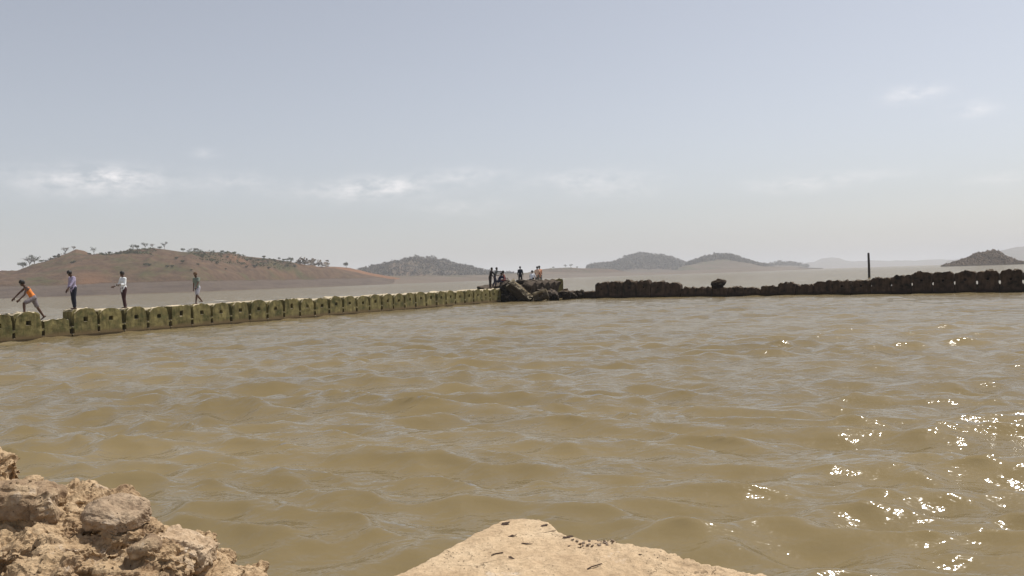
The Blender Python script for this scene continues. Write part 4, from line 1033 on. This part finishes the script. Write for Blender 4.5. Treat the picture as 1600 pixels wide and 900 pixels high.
# sandy concrete slab in the middle
ZS = .75
outl = [(575, 922), (615, 900), (690, 861), (768, 819), (790, 811), (815, 808.5), (845, 810), (862, 818), (874, 830), (890, 837), (925, 842), (958, 841), (978, 846), (1000, 853), (1032, 857), (1060, 863), (1092, 877), (1130, 884), (1160, 890), (1215, 903), (1290, 925)]
pts = [PZ(x, y, ZS) for x, y in outl]
pts = [Vector((p.x, p.y)) for p in pts] + [Vector((1.55, 1.5)), Vector((-1.0, 1.5))]
bm = bmesh.new()
vt = [bm.verts.new((p.x, p.y, ZS)) for p in pts]; f = bm.faces.new(vt)
r = bmesh.ops.extrude_face_region(bm, geom=[f])
for v in r['geom']:
    if isinstance(v, bmesh.types.BMVert): v.co.z = -1.2; v.co.y -= .0
bmesh.ops.recalc_face_normals(bm, faces=bm.faces[:])
bmesh.ops.triangulate(bm, faces=bm.faces[:])
me = bake(bm_mesh(bm), .011, 4)
c = getco(me); n = getno(me)
topm = np.clip((c[:, 2]-.55)/.15, 0, 1)
rt = np.clip((c[:, 0]-.15)/.5, 0, 1)      # crumbled right side
d = fbm(c*3.0+2, 3)*.010+fbm(c*16+5, 4, .6)*.0045*(1+2*rt)-np.clip(.30-worley(c*17+3), 0, 1)*.02*(fbm(c*4+8, 2) > .1)-np.clip(.32-worley(c*48+3), 0, 1)*.012*(fbm(c*7+1, 2) > 0)
side = 1-np.abs(n[:, 2])
d = d+side*(ridged(c*12+4, 4)-1.4)*.012*(.4+rt)
c = c+n*d[:, None]; setco(me, c)
for p_ in me.polygons: p_.use_smooth = True
sl = link('concrete_slab', me, M['slab']); tag(sl, 'sandy pale concrete slab with a pointed far corner in the foreground', 'slab')
dg = bpy.context.evaluated_depsgraph_get(); dg.update()
def leafmesh(seed):
    g = random.Random(seed); V = []; n = 9
    for i in range(n):
        a = 2*math.pi*i/n; r = .7+g.random()*.5; V.append((math.cos(a)*r, math.sin(a)*r*.4, g.uniform(-.08, .16)))
    V2 = [(x, y, z-.06) for x, y, z in V]
    Fc = [tuple(range(n)), tuple(range(2*n-1, n-1, -1))]+[((i+1) % n, i, n+i, n+(i+1) % n) for i in range(n)]
    return mesh_from(V+V2, Fc)
for k, (px, py, s, r, mt, lb) in enumerate([(823, 848, .024, -.2, 'deadleaf', 'single dark dead leaf near the middle of the slab top'), (790, 818, .030, .3, 'deadleaf', 'dark dead leaf at the left of the slab tip'), (800, 838, .020, .1, 'deadleaf', 'brown dead leaf just below the slab tip'),
        (850, 821, .026, .5, 'deadleaf', 'dark dead leaf at the right of the slab tip'), (800, 874, .020, -.6, 'deadleaf', 'curled dark leaf scrap low on the slab, right of the twig'), (888, 838, .024, -.1, 'deadleaf', 'reddish dark scrap on the broken right edge of the slab'),
        (961, 843, .018, .2, 'deadleaf', 'black scrap at the right end of the chips on the slab edge'), (1000, 866, .011, .4, 'deadleaf', 'tiny black scrap on the right slope of the slab'), (895, 842, .013, .8, 'deadleaf', 'small brown scrap among the chips on the slab edge')]):
    q = PZ(px, py, ZS); p, n, ob = drop(q.x, q.y)
    if p is None or p.z < .5: p = Vector((q.x, q.y, ZS))
    o = link('dead_leaf', leafmesh(k), M[mt], loc=p+Vector((0, 0, .004)), rot=(random.uniform(-.2, .2), random.uniform(-.2, .2), r)); o.scale = (s, s, s*.8); tag(o, lb, 'leaf', 'dead leaves on the slab')
ch = [rock_mesh((1, .8, .5), 90+k, sub=2, rough=.2, cuts=6) for k in range(3)]
for c_ in ch: c_.materials.append(M['chip'])
for k in range(30):
    px = random.gauss(930, 17) if k < 34 else random.uniform(850, 1190); py = 843+random.uniform(0, 12)+(max(0, px-960)*.14)
    q = PZ(px, py, ZS); p, n, ob = drop(q.x, q.y)
    if p is None or p.z < .6: continue
    s = random.uniform(.004, .011); o = bpy.data.objects.new('chip', ch[k % 3]); col.objects.link(o); o.location = p+Vector((0, 0, s*.3)); o.scale = (s,)*3; o.rotation_euler = (random.random(), random.random(), random.random()*6)
    tag(o, 'small grey-brown chip of stone lying on the right edge of the slab', 'stone chip', 'chips on the slab edge')
for k, (x0, y0, x1, y1, lb) in enumerate([(768, 869, 786, 864, 'thin dark twig on the slab left of the curled leaf scrap'), (918, 893, 940, 884, 'thin dark twig low on the middle of the slab')]):
    a = PZ(x0, y0, ZS); b = PZ(x1, y1, ZS); ax = [a.lerp(b, t)+Vector((0, .006*math.sin(t*5), 0)) for t in (0, .3, .6, 1)]
    o_ = []
    for q in ax:
        p, n, ob = drop(q.x, q.y); o_.append((p.z if p else ZS))
    zz = max(o_)+.003; bm = bmesh.new(); tube(bm, [Vector((q.x-a.x, q.y-a.y, 0)) for q in ax], [.0025]*4, 6)
    tag(link('twig', bm_mesh(bm), M['deadleaf'], loc=(a.x, a.y, zz)), lb, 'twig')

# ------------------------------------------------------------------ haze
hv_ = bmesh.new(); bmesh.ops.create_cube(hv_, size=1)
for v in hv_.verts: v.co = Vector((v.co.x*44000, v.co.y*44000, 170 if v.co.z > 0 else -4.0))
hm = bpy.data.materials.new('haze'); hm.use_nodes = True; t = hm.node_tree; t.nodes.clear()
pv = N(t, 'ShaderNodeVolumePrincipled'); pv.inputs['Color'].default_value = (.82, .855, .92, 1); pv.inputs['Density'].default_value = .00019; pv.inputs['Anisotropy'].default_value = 0.0
ou = N(t, 'ShaderNodeOutputMaterial'); t.links.new(pv.outputs[0], ou.inputs['Volume'])
tag(link('haze', bm_mesh(hv_), hm), 'thin dusty haze over the water and hills', kind='stuff')
